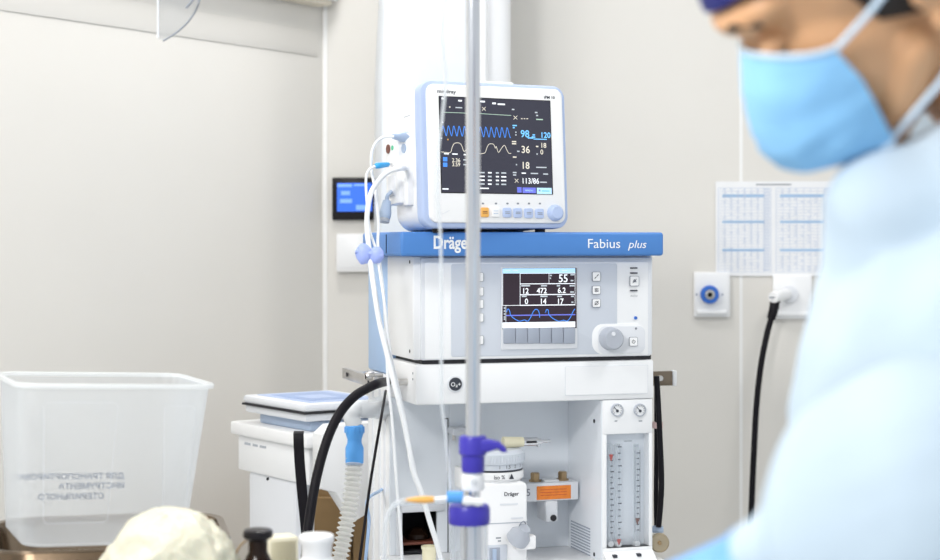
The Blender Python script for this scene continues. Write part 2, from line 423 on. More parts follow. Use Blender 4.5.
# recessed back sheet with an opening low on the left
bx0 = .004; bx1 = A(603, 480, .17).x
hx0, hx1, hz = A(402, 530, .17).x, A(437, 530, .17).x, A(420, 511.5, .17).z
m = MB()
m.box((bx0, .168, hz), (bx1, .176, zd0 + .02), BACKG); m.box((bx0, .168, zbot), (hx0, .176, hz), BACKG); m.box((hx1, .168, zbot), (bx1, .176, hz), BACKG)
gx = A(447.5, 480, .168).x; gz = A(447.5, 418, .168).z
m.box((gx, .1672, zbot), (gx + .0016, .169, gz), DARK); m.box((gx - .006, .1672, gz - .002), (gx + .0016, .169, gz), DARK)
m.box((gx + .003, .166, zbot), (bx1, .1685, zd0 + .02), BACKG)
# pale frame round the opening
m.box((hx0 - .012, .162, hz), (hx1 + .012, .169, hz + .012), FRAMEG, .002); m.box((hx0 - .012, .162, zbot), (hx0 - .001, .169, hz + .012), FRAMEG, .002)
m.build('back_sheet', am, label='blue grey sheet at the back of the bay')
m = MB()
m.box((hx0 - .01, .177, zbot), (hx1 + .01, .30, zbot + .004), DARK); m.box((hx0 - .01, .29, zbot), (hx1 + .01, .296, hz + .01), DARK)
m.box((hx0 - .012, .177, zbot), (hx0 - .008, .296, hz + .01), DARK); m.box((hx1 + .008, .177, zbot), (hx1 + .012, .296, hz + .01), DARK); m.box((hx0 - .01, .177, hz + .006), (hx1 + .01, .296, hz + .01), DARK)
q = A(420, 543, .18); m.box((hx0 - .008, .18, q.z - .003), (hx1 + .008, .26, q.z + .002), MAROON, .001)
m.lathe([(.02, 0), (.022, .002), (.022, .01), (.012, .02), (0, .022)], (A(418, 543, .21).x, .215, q.z + .002), (0, 0, 1), BROWND)
m.build('bay_recess', am, label='dark recess behind the opening')
# hanging bracket behind the pole
m = MB(); a_, b_ = A(450, 427, .15), A(476, 434, .15)
m.box((a_.x, .13, b_.z), (b_.x, .168, a_.z), FRAMEG, .004); q = A(454, 438, .15); m.cyl((q.x, .15, q.z - .004), (q.x, .15, q.z + .012), .003, .003, STEEL, 12)
m.build('wall_bracket', am)
# manifold bar with bolts and orange label
m = MB(); a_, b_ = A(500, 485, .10), A(578.5, 499.5, .10)
m.box((a_.x, .10, b_.z), (b_.x, .166, a_.z), FRAMEG, .002)
p = A(526, 496, .0995); m.text('5', p.x, .0994, p.z, .013, INKG, bold=.0002)
bar = m.build('manifold_bar', am)
o_, e_ = A(537, 486.5, .0985), A(571, 498.5, .0985)
m = MB(); m.box((o_.x, .0985, e_.z), (e_.x, .101, o_.z), ORANGE, .0005)
for k in range(3): m.box((o_.x + .006, .0982, o_.z - .006 - k * .005), (e_.x - .008, .099, o_.z - .0068 - k * .005), RED)
m.build('warning_label', bar, label='orange label on the bar')
for px in (536, 563.5):
    q = A(px, 485, .12); m = MB()
    m.cyl((q.x, .125, a_.z), (q.x, .125, a_.z + .003), .011, .011, BRASS); m.lathe([(.0085, 0), (.0085, .0115), (.007, .013), (0, .013)], (q.x, .125, a_.z + .003), (0, 0, 1), BRASS, 6)
    m.build('bolt', bar, label='brass hexagonal bolt')
m = MB(); q0, q1 = A(546, 499, .10), A(558, 521.5, .10)
m.box((q0.x, .10, q1.z), (q1.x, .15, b_.z), FRAMEG, .0025); q = A(553.5, 518, .099)
m.cyl((q.x, .1005, q.z), (q.x, .0985, q.z), .0058, .0058, DARK); m.build('socket_post', bar)
q = A(551, 483.5, .11); m = MB(); m.box((q.x - .014, .105, a_.z), (q.x + .014, .125, a_.z + .004), GREYP, .001); m.build('lock_plate', bar)
# flow meter column
cx0, cx1 = A(603, 480, -.002).x, A(652.5, 480, -.002).x
zw1, zw0 = A(607, 434.5, -.002).z, A(607, 548.5, -.002).z
wx0, wx1 = A(606.8, 490, -.002).x, A(649.3, 490, -.002).x
m = MB()
m.box((cx0, -.002, zw1), (cx1, .168, zd0 - .0005), WHITE, .0015); m.box((cx0, -.002, zbot), (cx1, .168, zw0), WHITE, .001)
m.box((cx0, -.002, zw0), (wx0, .168, zw1), WHITE, .001); m.box((wx1, -.002, zw0), (cx1, .168, zw1), WHITE, .001); m.box((wx0, .022, zw0), (wx1, .03, zw1), BACKG)
# side face of the column towards the bay
m.box((cx0 - .0015, .001, zbot), (cx0 + .001, .166, zd0 - .002), BACKG)
for py in (420, 552.5):
    q = A(597, py, .05); m.cyl((cx0 - .0025, .035, q.z), (cx0 - .001, .035, q.z), .0035, .0035, DARK, 12)
zv = A(590, 526, .08).z
for k in range(14): m.box((cx0 - .0022, .055, zv - k * .0052), (cx0 - .001, .15, zv - .0022 - k * .0052), KEYG)
# sloping control desk at the foot
zf = A(628, 551, -.002).z
m.prism([(-.045, zf - .03), (-.002, zf), (-.002, zf - .03)], 0, cx1 - cx0, WHITE2, 0, Matrix.Translation((cx0, 0, 0)) @ Matrix(((0, 1, 0, 0), (1, 0, 0, 0), (0, 0, 1, 0), (0, 0, 0, 1))))
for px in (614, 638):
    q = A(px, 554, -.01); m.box((q.x - .003, -.016, zf - .008), (q.x + .004, -.006, zf - .0035), INK)
for px, w in ((616, 3), (640.5, 4)):
    q = A(px, 421, -.0025); m.box((q.x - w * .0008, -.0026, q.z - .0008), (q.x + w * .0008, -.001, q.z + .0008), INKG)
fc = m.build('flowmeter_column', am)
for px in (617, 639.8):
    q = A(px, 410, -.004); m = MB()
    m.lathe([(.0112, 0), (.0112, .004), (.0098, .005), (.0094, .003), (0, .003)], (q.x, -.002, q.z), (0, -1, 0), KNOBG)
    m.lathe([(.0092, 0), (0, .0002)], (q.x, -.0052, q.z), (0, -1, 0), PAPER)
    for t in range(10):
        an = R(-40 + t * 29); m.ribbon([(q.x + .0066 * math.cos(an), q.z + .0066 * math.sin(an)), (q.x + .0086 * math.cos(an), q.z + .0086 * math.sin(an))], .0008, -.0056, INK)
    m.ribbon([(q.x + .001, q.z - .002), (q.x - .006, q.z + .005)], .0013, -.0058, INK); m.cyl((q.x, -.005, q.z - .0015), (q.x, -.0064, q.z - .0015), .0026, .0026, INK, 12)
    m.build('pressure_gauge', fc, label='small round gauge with a needle')
for px, floaty, flm, ys in ((609.8, 457.5, RED, (455, 533)), (617.5, 542, RED, (447, 535)), (636, 521, MAROON, (453, 530))):
    m = MB(); q0, q1 = A(px, 444, .012), A(px, 545, .012)
    m.cyl((q0.x, .012, q1.z), (q0.x, .012, q0.z), .004, .0048, CLEART, 16)
    q = A(px, floaty, .012); m.lathe([(0, -.006), (.0012, -.004), (.0034, .004), (.0034, .006), (0, .006)], (q0.x, .006, q.z), (0, 0, 1), flm, 14)
    for k in range(15):
        y = ys[0] + (ys[1] - ys[0]) * k / 14; q = A(px, y, .0065); w = .0052 if k % 3 == 0 else .003
        m.box((q0.x - .0012, .0055, q.z - .0009), (q0.x + w, .0066, q.z + .0009), INK)
    if px > 630:
        for sx_ in (-.0042, .0052): m.box((q0.x + sx_ - .0004, .0062, A(px, 532, .0065).z), (q0.x + sx_ + .0004, .0072, A(px, 450, .0065).z), INKG)
    q = A(px, 546, .004); m.lathe([(.0065, 0), (.0065, .006), (.005, .009), (0, .009)], (q0.x, .014, q.z + .001), (0, -1, .2), GREYP, 16)
    m.build('flow_tube', fc, label='clear measuring tube with a small float')
m = MB(); m.box((wx0 + .0006, .0005, zw0 + .0006), (wx1 - .0006, .0015, zw1 - .0006), CLEARW)
for x, y, w in ((628, 441, 9), (618, 446, 5), (636, 446, 5)):
    q = A(x, y, 0); m.box((q.x - w * .0008, -.0002, q.z - .0008), (q.x + w * .0008, .0006, q.z + .0006), INKG)
m.build('column_window', fc, label='clear window over the tubes')
# work top, lower body, castors (below the picture)
m = MB(); m.box((-.02, -.24, .775), (xr + .02, .17, zbot), WHITE, .006); m.build('work_top', am)
m = MB(); m.box((0, -.06, .16), (xr, .17, .775), WHITE, .006)
for k in range(3): m.box((.02, -.064, .19 + k * .19), (xr - .02, -.058, .36 + k * .19), FRAMEG, .002)
m.box((-.03, -.16, .10), (xr + .03, DEP + .02, .16), FRAMEG, .01); m.build('lower_body', am)
for x in (.02, xr - .02):
    for y in (-.12, DEP - .03):
        mm = MB(); mm.cyl((x - .014, y, .045), (x + .014, y, .045), .045, .045, BLACK); mm.cyl((x, y, .06), (x, y, .102), .012, .012, STEEL); mm.build('castor', am)
# rails
m = MB(); q0 = A(345, 372, .0)
rl = .12
zt, zb = A(378, 374.5, .16).z, A(378, 385.5, .16).z
m.box((-.043, .10, zb), (-.034, .34, zt), STEEL, .001)
for y in (.135, .30): m.cyl((-.0445, y, (zt + zb) / 2), (-.0425, y, (zt + zb) / 2), .004, .004, DARK, 12); m.box((-.036, y - .008, zb + .004), (.004, y + .008, zt - .004), STEEL, .002)
m.lathe([(.006, 0), (.008, .004), (.008, .014), (.005, .016), (.005, .03), (0, .03)], (-.052, .12, zt + .001), (1, 0, 0), STEEL, 16)
m.build('equipment_rail', am, label='steel rail along the machine side')
m = MB(); a_, b_ = A(655, 371.5, .14), A(672.5, 385.5, .14)
m.box((xr - .006, .14, b_.z), (b_.x, .148, a_.z), BRONZE, .001); c_ = A(676.5, 371, .14); m.box((b_.x, .137, b_.z - .001), (c_.x, .151, a_.z + .001), WHITE2, .002)
q = A(659, 378, .14); m.cyl((q.x, .141, q.z), (q.x, .132, q.z), .006, .005, STEEL, 16)
m.build('side_bar', am, label='dark metal bar with a white end')
# outlet elbow on the left flank
m = MB(); q = A(386, 412, .12); e = FM.loc(W(371, 410, 2.84)); f = FM.loc(W(356, 408, 2.80)); g_ = FM.loc(W(354.5, 425, 2.80))
m.tube([(.005, .20, q.z), e, f, f + Vector((-.008, 0, -.012)), g_], .0135, GREYP, 18); m.cyl((.0, .20, q.z), (-.022, .19, q.z), .021, .019, GREYP)
m.build('outlet_elbow', am, label='grey elbow pipe at the left flank')
q = A(400, 382, .05); m = MB(); m.cyl((dx0 + .001, .05, q.z), (dx0 - .018, .05, q.z), .006, .006, STEEL, 16); m.cyl((dx0 - .018, .05, q.z), (dx0 - .034, .05, q.z), .0085, .0085, GREYP, 16)
m.build('side_nozzle', am)

# ------------------------------------------------------------------ vaporizer on the bar
vx = A(493, 480, .055)
FV = Frame(*(FM.M @ Vector((vx.x, .055, 0))), 17.3)
V = FV.at
zb_, zt_ = A(493, 479, .0).z, A(493, 480, .0).z
vz = lambda py: V(500, py, -.05).z
vp = thing('vaporizer', 'white vaporizer unit with ribbed top dial hanging on the bar beside orange label', 'vaporizer', FV)
m = MB(); w = .0450
m.rrect(-.047, .80, w, vz(483), .008, -.052, .045, WHITE2, .004)
m.cyl((0, 0, vz(485)), (0, 0, vz(480.5)), .046, .05, WHITE2)
m.box((-.051, -.0526, vz(523.5)), (w + .0006, .04, vz(522.6)), KNOBG)
p = V(504, 496, -.0525); m.text('Dräger', p.x, -.0527, p.z, .0068, INK, bold=.0004)
for x0, x1, y in ((500, 518, 504.2), (511, 523, 518)): a_, b_ = V(x0, y - .5, -.0525), V(x1, y + .5, -.0525); m.box((a_.x, -.0526, a_.z), (b_.x, -.0515, b_.z), FRAMEG)
for x0, x1, y in ((496, 501, 538), (498, 501, 541)): a_, b_ = V(x0, y - .5, -.0525), V(x1, y + .5, -.0525); m.box((a_.x, -.0526, a_.z), (b_.x, -.0515, b_.z), INKG)
body = m.build('body', vp)
m = MB(); a_, b_ = V(487.5, 545.5, -.053), V(507, 575, -.053)
m.box((a_.x, -.0545, b_.z), (b_.x, -.05, a_.z), PANELG, .001); m.box((a_.x + .003, -.0552, b_.z), (a_.x + .022, -.0535, a_.z - .004), KEYG, .001)
q = V(494, 549, -.055); m.box((q.x - .003, -.058, q.z - .02), (q.x + .004, -.0545, q.z), GREYBL, .001); m.build('filling_window', body, label='blue tinted level window')
m = MB()
m.lathe([(0, 0), (.0505, 0), (.053, .002), (.053, .013), (.051, .014)], (0, 0, vz(481)), (0, 0, 1), WHITE2, 48)
m.text('Iso %', 0, 0, 0, .007, INK, 'CENTER', .0002, M=Matrix.Translation((-.006, -.0535, vz(479))))
q = vz(479.2); m.prism([(.012, q), (.020, q), (.016, q + .009)], -.0545, -.053, INK)
m.build('scale_ring', vp)
DIALG = mat('dial_grey', (.60, .64, .70), .4)
m = MB(); z0 = vz(472.5); H = vz(453) - z0
m.lathe([(.0515, 0), (.0515, H * .30), (.0545, H * .32), (.0545, H * .82), (.047, H), (0, H)], (0, 0, z0 + .0025), (0, 0, 1), DIALG, 48)
m.lathe([(.0516, 0), (.0516, .003)], (0, 0, z0), (0, 0, 1), INK, 48)
for k in range(60):
    an = 2 * math.pi * k / 60; m.cyl((.0543 * math.cos(an), .0543 * math.sin(an), z0 + .004 + H * .34), (.0543 * math.cos(an), .0543 * math.sin(an), z0 + H * .8), .0014, .0014, DIALG, 6)
for k, t in enumerate(('1', '1.5', '2', '3', '4')):
    an = R(-95 + k * 17); rr = .0519
    M_ = Matrix.Translation((rr * math.cos(an), rr * math.sin(an), z0 + .006)) @ Matrix.Rotation(an + R(90), 4, 'Z')
    m.text(t, 0, 0, 0, .006, INK, 'CENTER', 0, M=M_)
    m.box((-.0004, -.0004, .0085), (.0004, .001, .013), INK, M=M_)
dial = m.build('dose_dial', vp, label='grey ribbed dial with a number scale')
# cream lever and pin across the top of the dial
m = MB(); zt = vz(453) + .003; q0, q1 = V(503, 447, 0), V(523, 447, 0)
m.lathe([(0, 0), (.0105, 0), (.0085, q1.x - q0.x), (0, q1.x - q0.x)], (q0.x, 0, zt + .0085), (1, 0, 0), CREAMP, 20); m.build('lever_grip', vp, label='cream conical grip')
m = MB(); q2, q3 = V(537, 447, 0), V(550, 447, 0)
m.lathe([(.0075, 0), (.0075, q2.x - q1.x), (.005, q2.x - q1.x + .001), (.005, q2.x - q1.x + .007), (.0032, q2.x - q1.x + .008), (.0028, q3.x - q1.x), (0, q3.x - q1.x)], (q1.x, 0, zt + .0085), (1, 0, 0), CHROME, 20)
m.box((q1.x + .004, -.0082, zt + .0065), (q2.x - .003, -.0065, zt + .0105), DARK, .0005); m.cyl((q2.x + .003, 0, zt - .001), (q2.x + .003, 0, zt + .009), .004, .004, CHROME, 14)
m.build('lever_pin', vp, label='chrome pin')
# key knob with wire loop
m = MB(); q = V(519, 537, -.055); m.box((q.x - .010, -.07, q.z - .02), (.055, -.05, q.z + .004), WHITE2, .003)
m.lathe([(.020, 0), (.019, .012), (.0115, .022), (.010, .03), (0, .03)], (q.x - .004, -.058, q.z - .004), (.25, -.6, .75), KNOBG); kb = m.build('filler_knob', vp, label='grey filler knob')
m = MB(); q = V(520, 528, -.07); m.tube([(q.x - .004, -.07, q.z - .006), (q.x - .001, -.075, q.z + .008), (q.x + .008, -.07, q.z + .0105), (q.x + .011, -.066, q.z), (q.x + .003, -.066, q.z - .012)], .0011, INKG, 8); m.build('wire_loop', kb)
# ticked block at the left of the dial
m = MB(); a_, b_ = V(456, 468, -.01), V(466, 488, -.01); m.box((-.064, -.03, b_.z), (-.0535, .02, a_.z), WHITE2, .002)
for k in range(5): m.box((-.063, -.0306, b_.z + .005 + k * .006), (-.0575, -.029, b_.z + .006 + k * .006), INKG)
m.build('counter_block', vp)
# ------------------------------------------------------------------ patient monitor on the shelf
pm0 = W(492, 230, 2.84)
FP = Frame(pm0.x, pm0.y, zsh1 + .004, 26, 3.5, 0)
P_ = FP.at
pmn = thing('patient_monitor', 'white patient monitor with lavender blue rim and lit vital signs screen on blue shelf', 'monitor', FP)
bl, br = P_(423, 215), P_(568.5, 215); bt, bb = P_(430, 80).z, P_(492, 228).z
m = MB(); m.rrect(bl.x, max(bb, .001), br.x, bt, .022, .0, .026, RIMBL, .004, n=8)
rim = m.build('rim', pmn, label='lavender blue rim')
il, ir = P_(428, 150, -.004), P_(563.5, 150, -.004); it, ib = P_(495, 86.5, -.004).z, P_(495, 223, -.004).z
m = MB(); m.rrect(il.x, ib, ir.x, it, .014, -.006, .004, WHITE2, .003, n=8)
q = P_(437, 92.7, -.0065); m.text('mindray', q.x, -.0066, q.z, .0062, INK, bold=.0003, sx=1.25)
q = P_(544, 98.5, -.0065); m.text('iPM 10', q.x, -.0066, q.z, .0050, INK, bold=.0003, sx=1.1)
for x in (483, 496, 507.5, 518, 529, 540): q = P_(x, 203.5, -.0065); m.rrect(q.x - .002, q.z - .0014, q.x + .002, q.z + .0014, .001, -.0066, -.0055, INKG)
q = P_(443, 212, -.0065)
m.ribbon([(q.x - .012, q.z + .003), (q.x - .006, q.z), (q.x, q.z - .003), (q.x + .006, q.z), (q.x + .012, q.z + .003)], .001, -.0067, FRAMEG)
m.build('front_bezel', pmn, label='white front bezel')
m = MB(); m.rrect(bl.x + .008, .004, br.x - .008, bt - .004, .03, .025, .135, WHITE2, .012, n=8)
for k in range(9): m.box((bl.x + .06 + k * .012, .1345, .06), (bl.x + .064 + k * .012, .1365, .15), KNOBG)
m.box((bl.x + .0076, .060, bt - .052), (bl.x + .0086, .085, bt - .0505), KNOBG); m.box((bl.x + .0076, .056, bt - .094), (bl.x + .0086, .072, bt - .0925), KNOBG)
hs = m.build('housing', pmn, label='white rounded rear housing')
for x in (bl.x + .04, br.x - .04):
    for y in (.03, .11): mm = MB(); mm.cyl((x, y, -.004), (x, y, .006), .009, .009, BLACKP, 16); mm.build('rubber_foot', pmn)
m = MB(); a_ = P_(479, 85, .02).x; b_ = P_(512, 85, .02).x; m.rrect(a_, bt - .004, b_, bt + .005, .004, .012, .04, WHITE2, .002); m.build('top_handle', pmn)
# connector module on the left flank
bx = bl.x + .008
m = MB(); zt_m, zb_m = P_(395, 146, .08).z, P_(395, 204, .08).z
m.box((bx - .020, .070, zb_m), (bx + .002, .126, zt_m + .03), WHITE2, .005); m.box((bx - .012, .052, zb_m - .004), (bx + .002, .072, zt_m + .02), WHITE2, .003)
m.box((bx - .0208, .082, zb_m + .012), (bx - .019, .112, zb_m + .05), FRAMEG, .001); m.box((bx - .0215, .086, zb_m + .014), (bx - .0195, .108, zb_m + .016), KNOBG)
md = m.build('connector_module', pmn)
for y, z, r_, c_, n_ in ((.108, zt_m - .002, .0078, MAROON, 'brown port'), (.090, zt_m - .002, .004, GREEN, 'green port')):
    mm = MB(); mm.cyl((bx - .0215, y, z), (bx - .0195, y, z), r_, r_, c_, 18); mm.build('port', md, label=n_)
mm = MB(); mm.cyl((bx - .0135, .061, zt_m - .006), (bx - .0115, .061, zt_m - .006), .008, .008, GREYBL, 18); mm.build('port', md, label='grey blue port')
# screen
def mz(x, y): return 360 + x / 3.296, 70 + y / 3.296
s0 = P_(*mz(262, 88), -.0065); s1 = P_(*mz(634, 408), -.0065)
sx_l, sx_r, sz_t, sz_b = s0.x, s1.x, s0.z, s1.z
m = MB(); m.box((sx_l - .0015, -.0068, sz_b - .0015), (sx_r + .0015, -.004, sz_t + .0015), BLACKP, .0005); m.box((sx_l, -.0072, sz_b), (sx_r, -.006, sz_t), SCRDARK)
m.build('display_screen', pmn, label='dark display screen')
TD = -.0076
def T(x, y): return P_(*mz(x, y), TD)
r = MB()
def tbox(x0, y0, x1, y1, g):
    a_, b_ = T(x0, y0), T(x1, y1); r.box((a_.x, TD, a_.z), (b_.x, TD + .0006, b_.z), g)
PXM = 1.0 / 3.296 * .00178
def tt(t, x, y, h, g, b=.0006, sx_=1.0, al='LEFT'):
    q_ = T(x, y); r.text(t, q_.x, TD - .0004, q_.z, h * PXM, g, al, b, sx_)
def line(pts, g, w=.0011, sp=0):
    if sp: pts = [(v.x, v.y) for v in spline([(a_, b_, 0) for a_, b_ in pts], sp)]
    Q = [T(*p) for p in pts]; r.ribbon([(q_.x, q_.z) for q_ in Q], w, TD - .0003, g)
line([(268, 139), (400, 144), (498, 150)], G_GN, .0009)
line([(270 + k * 1.5, 200 + k * 1.5 / 230 * 7 - 16 * math.sin(k * 1.5 / 17.6 * 2 * math.pi) - 3 * math.sin(k * 3 / 17.6 * 2 * math.pi)) for k in range(152)], G_BL, .0012)
line([(268, 270), (297, 272), (303, 256), (311, 242), (328, 241), (336, 252), (342, 268), (352, 262), (362, 250), (372, 262), (380, 274), (410, 274), (418, 256), (426, 244), (440, 245), (446, 258), (449, 252), (456, 272), (466, 258), (476, 248), (483, 262), (490, 274), (498, 275)], G_CR, .0010, 3)
tt('98', 529, 221, 23, G_CY); tt('120', 594, 223, 18, G_CY); tt('36', 531, 273, 23, G_CR); tt('18', 594, 256, 16, G_CR, .0004); tt('0', 594, 278, 16, G_CR, .0004)
tt('18', 531, 325, 22, G_CR); tt('113/86', 532, 374, 18, G_W, .0003, .92); tt('2.36', 303, 303, 12, G_CR, .0003); tt('3.59', 303, 317, 12, G_CR, .0003)
for x, y in ((512, 157), (516, 365), (408, 128)):
    line([(x - 6, y - 6), (x + 6, y + 6)], G_CR, .001); line([(x - 6, y + 6), (x + 6, y - 6)], G_CR, .001)
for k in range(3): tbox(531 + k * 9, 159, 536 + k * 9, 162, G_CR)
for x, y, w in ((274, 94, 10), (330, 101, 12), (404, 104, 16), (442, 110, 12), (466, 113, 24)): tbox(x - w / 2, y - 3, x + w / 2, y + 3, G_W)
for x, y, w, g in ((296, 122, 4, G_CR), (326, 124, 22, G_GY), (505, 130, 8, G_GY), (581, 140, 8, G_GY), (584, 150, 6, G_GY), (592, 163, 22, G_GN), (510, 183, 14, G_CY), (507, 190, 6, G_CY),
                   (514, 205, 4, G_GY), (514, 214, 4, G_GY), (562, 224, 18, G_CY), (573, 214, 8, G_CY), (572, 221, 12, G_CY), (594, 228, 44, G_CY), (508, 236, 14, G_CR), (508, 243, 14, G_CR), (522, 268, 8, G_GY), (584, 252, 8, G_CR), (584, 277, 4, G_GY),
                   (510, 287, 12, G_CR), (516, 312, 4, G_GY), (598, 321, 34, G_GY), (510, 338, 12, G_GY), (510, 346, 10, G_GY), (540, 340, 14, G_W), (575, 341, 24, G_GY), (612, 343, 16, G_GY), (605, 370, 22, G_GY),
                   (290, 229, 4, IVORANGE), (268, 225, 6, G_GY), (285, 276, 16, G_W), (313, 277, 18, G_W), (346, 279, 8, G_W), (346, 296, 10, G_GY), (346, 312, 10, G_GY), (272, 172, 6, G_W), (282, 392, 20, G_W), (410, 390, 30, G_W)):
    tbox(x - w / 2, y - 2.2, x + w / 2, y + 2.2, g)
tbox(274, 287, 288, 301, G_BL); tbox(274, 305, 288, 319, G_BL)
for rr in range(4):
    for cc, w in ((402, 18), (428, 12), (453, 10), (474, 16)):
        y = 338 + rr * 12.5 + (cc - 400) * .02; tbox(cc - w / 2, y - 2.4, cc + w / 2, y + 2.4, G_W if (rr + cc) % 3 else G_GY)
tbox(518, 386, 533, 404, G_IND); tbox(536, 387, 580, 406, G_IND); tbox(583, 388, 632, 409, G_LT)
for x, w, y, g in ((525, 4, 395, G_BL), (558, 26, 397, G_LT), (592, 6, 397, G_IND), (612, 26, 399, G_CY)): tbox(x - w / 2, y - 3, x + w / 2, y + 3, g)
r.build('screen_readout', pmn, label='lit waves and numbers on the screen')
for x, y, c_, l_ in ((411, 469, IVORANGE, 'orange key'), (447, 469, WHITE, None), (485, 470, PALEBL, None), (520, 471, PALEBL, None), (556, 472, PALEBL, None), (592, 473, PALEBL, None)):
    a_, b_ = P_(*mz(x - 13.5, y - 16), -.008), P_(*mz(x + 13.5, y + 16), -.008)
    mm = MB(); mm.rrect(a_.x, b_.z, b_.x, a_.z, .0025, -.0095, -.005, c_ if c_ is not PALEBL else RIMBL, .0008)
    if c_ is not WHITE:
        for dz in (.0012, -.0014): mm.box((a_.x + .003, -.0098, (a_.z + b_.z) / 2 + dz - .0005), (b_.x - .003, -.009, (a_.z + b_.z) / 2 + dz + .0005), INKG if c_ is PALEBL else MAROON)
    else:
        for dz in (.0022, -.0022): mm.box((a_.x + .003, -.0098, (a_.z + b_.z) / 2 + dz - .0005), (b_.x - .003, -.009, (a_.z + b_.z) / 2 + dz + .0005), GREYBL)
    mm.build('key', pmn, label=l_)
q = P_(*mz(643, 471), -.008); m = MB()
m.lathe([(.0142, 0), (.0142, .004), (.013, .009), (.010, .0125), (0, .0135)], (q.x, -.005, q.z), (0, -1, 0), RIMBL); m.build('dial_knob', pmn, label='lavender blue round knob')
FPM = FP.M

# ------------------------------------------------------------------ cables and tubes round the machine
def cable(name, label, cat, pts, r, m_, seg=12, extra=None):
    """pts: (px, py, Z)"""
    b_ = MB(); b_.tube([W(*p) if not isinstance(p, Vector) else p for p in pts], r, m_, seg)
    if extra: extra(b_)
    return tag(b_.build(name), label, cat)
zpl = FP.M @ Vector((bx - .012, .058, zt_m + .004))
pe = FP.M @ Vector((bx - .004, .062, P_(405, 137, .06).z))
def plug(b_):
    a_, c_ = W(393, 136.5, 2.83), pe
    b_.lathe([(.0, 0), (.0045, 0), (.0062, .012), (.0085, .016), (.0095, .03), (.009, (c_ - a_).length), (0, (c_ - a_).length)], a_, c_ - a_, GREYBL, 20)
cable('monitor_cable', 'thin white cable with grey blue plug at top of monitor flank', 'cable',
      [(394, 136.5, 2.83), (386, 136.5, 2.83), (378.5, 140, 2.83), (373.5, 147, 2.83), (371.3, 158, 2.83), (372, 173, 2.83), (375.5, 192, 2.82), (378.5, 224, 2.80), (378, 248, 2.78), (384, 300, 2.74), (388, 380, 2.72), (391.5, 414, 2.72), (395, 460, 2.72), (397.5, 496, 2.72), (400, 524, 2.72), (402, 562, 2.72), (404, 640, 2.72)],
      .0026, HOSEW, 10, plug)
def plug2(b_):
    a_, c_ = W(375, 166, 2.81), W(388, 164.5, 2.84)
    b_.lathe([(0, 0), (.003, 0), (.0048, .004), (.0052, .012), (.004, (c_ - a_).length), (0, (c_ - a_).length)], a_, c_ - a_, CYANP, 16)
    d_ = FP.M @ Vector((bx - .021, .10, P_(395, 163, .1).z)); b_.tube([c_, d_], .0022, HOSEW, 8, smooth=False)
cable('sampling_line', 'thin white line with bright blue connector beside the monitor', 'tube',
      [(375.5, 166, 2.81), (369, 170, 2.81), (366, 179, 2.81), (367, 203, 2.80), (370, 231, 2.79), (376, 251, 2.765), (384, 300, 2.70), (390, 350, 2.70), (402, 404, 2.70), (414, 465, 2.70), (424, 505, 2.70), (437, 546, 2.70), (446, 600, 2.70)], .0022, HOSEW, 8, plug2)
pn = FP.M @ Vector((bx - .010, .060, P_(414, 168.5, .06).z))
cable('pressure_cuff_hose', 'thick white hose looping from monitor down the left of the machine', 'hose',
      [pn, (400, 168.5, 2.80), (390, 171, 2.79), (381, 178, 2.79), (371.5, 192, 2.79), (367.5, 211, 2.78), (367.2, 231, 2.77), (369.5, 252, 2.75), (373, 282, 2.72), (379, 320, 2.70), (386.5, 352, 2.69), (394, 383, 2.68), (402, 414, 2.68), (408, 442, 2.68), (413, 470, 2.68), (421, 492, 2.68), (430, 522, 2.68), (439, 552, 2.68), (452, 610, 2.68)], .0043, HOSEW, 14)
m = MB(); a_, b_ = W(376, 203, 2.905), W(385.5, 220, 2.87); a_ = W(387, 201, 2.845); b_ = W(384, 222, 2.835)
m.lathe([(0, 0), (.007, 0), (.0085, .010), (.0105, .022), (.0095, .030), (.0085, .0315), (0, .0315)], a_, b_ - a_, GREYBL, 20)
m.lathe([(0, 0), (.0088, 0), (.0088, .006), (0, .006)], a_ + (b_ - a_).normalized() * .0312, b_ - a_, KNOBG, 20)
m.tube([a_, W(387.5, 196, 2.85), W(391, 192, 2.87)], .0035, GREYBL, 10)
tag(m.build('hanging_plug'), 'grey blue cable plug hanging from the monitor module', 'plug')
# lavender clip gathering the lines
m = MB(); c_ = W(369, 255, 2.735)
def blob(b_, cen, rad, m_, sub=3, amp=0.0, fr=20, M=None):
    bm = bmesh.new(); bmesh.ops.create_icosphere(bm, subdivisions=sub, radius=1)
    for v in bm.verts:
        n_ = 1 + amp * noise.noise(Vector(v.co) * fr + Vector(cen) * 7)
        v.co = Vector((v.co.x * rad[0], v.co.y * rad[1], v.co.z * rad[2])) * n_
    bm.transform(Matrix.Translation(cen) @ (M or Matrix.Identity(4))); b_.add(bm, m_)
blob(m, c_ + Vector((-.009, .004, .002)), (.013, .006, .017), LAV, 3, .12, 2); blob(m, c_ + Vector((.012, .004, 0)), (.012, .006, .014), LAV, 3, .12, 2); m.cyl(c_ + Vector((-.022, .003, .006)), c_ + Vector((.022, .003, -.001)), .004, .004, LAV)
tag(m.build('tube_clip'), 'lavender blue plastic clip round the white lines', 'clip')
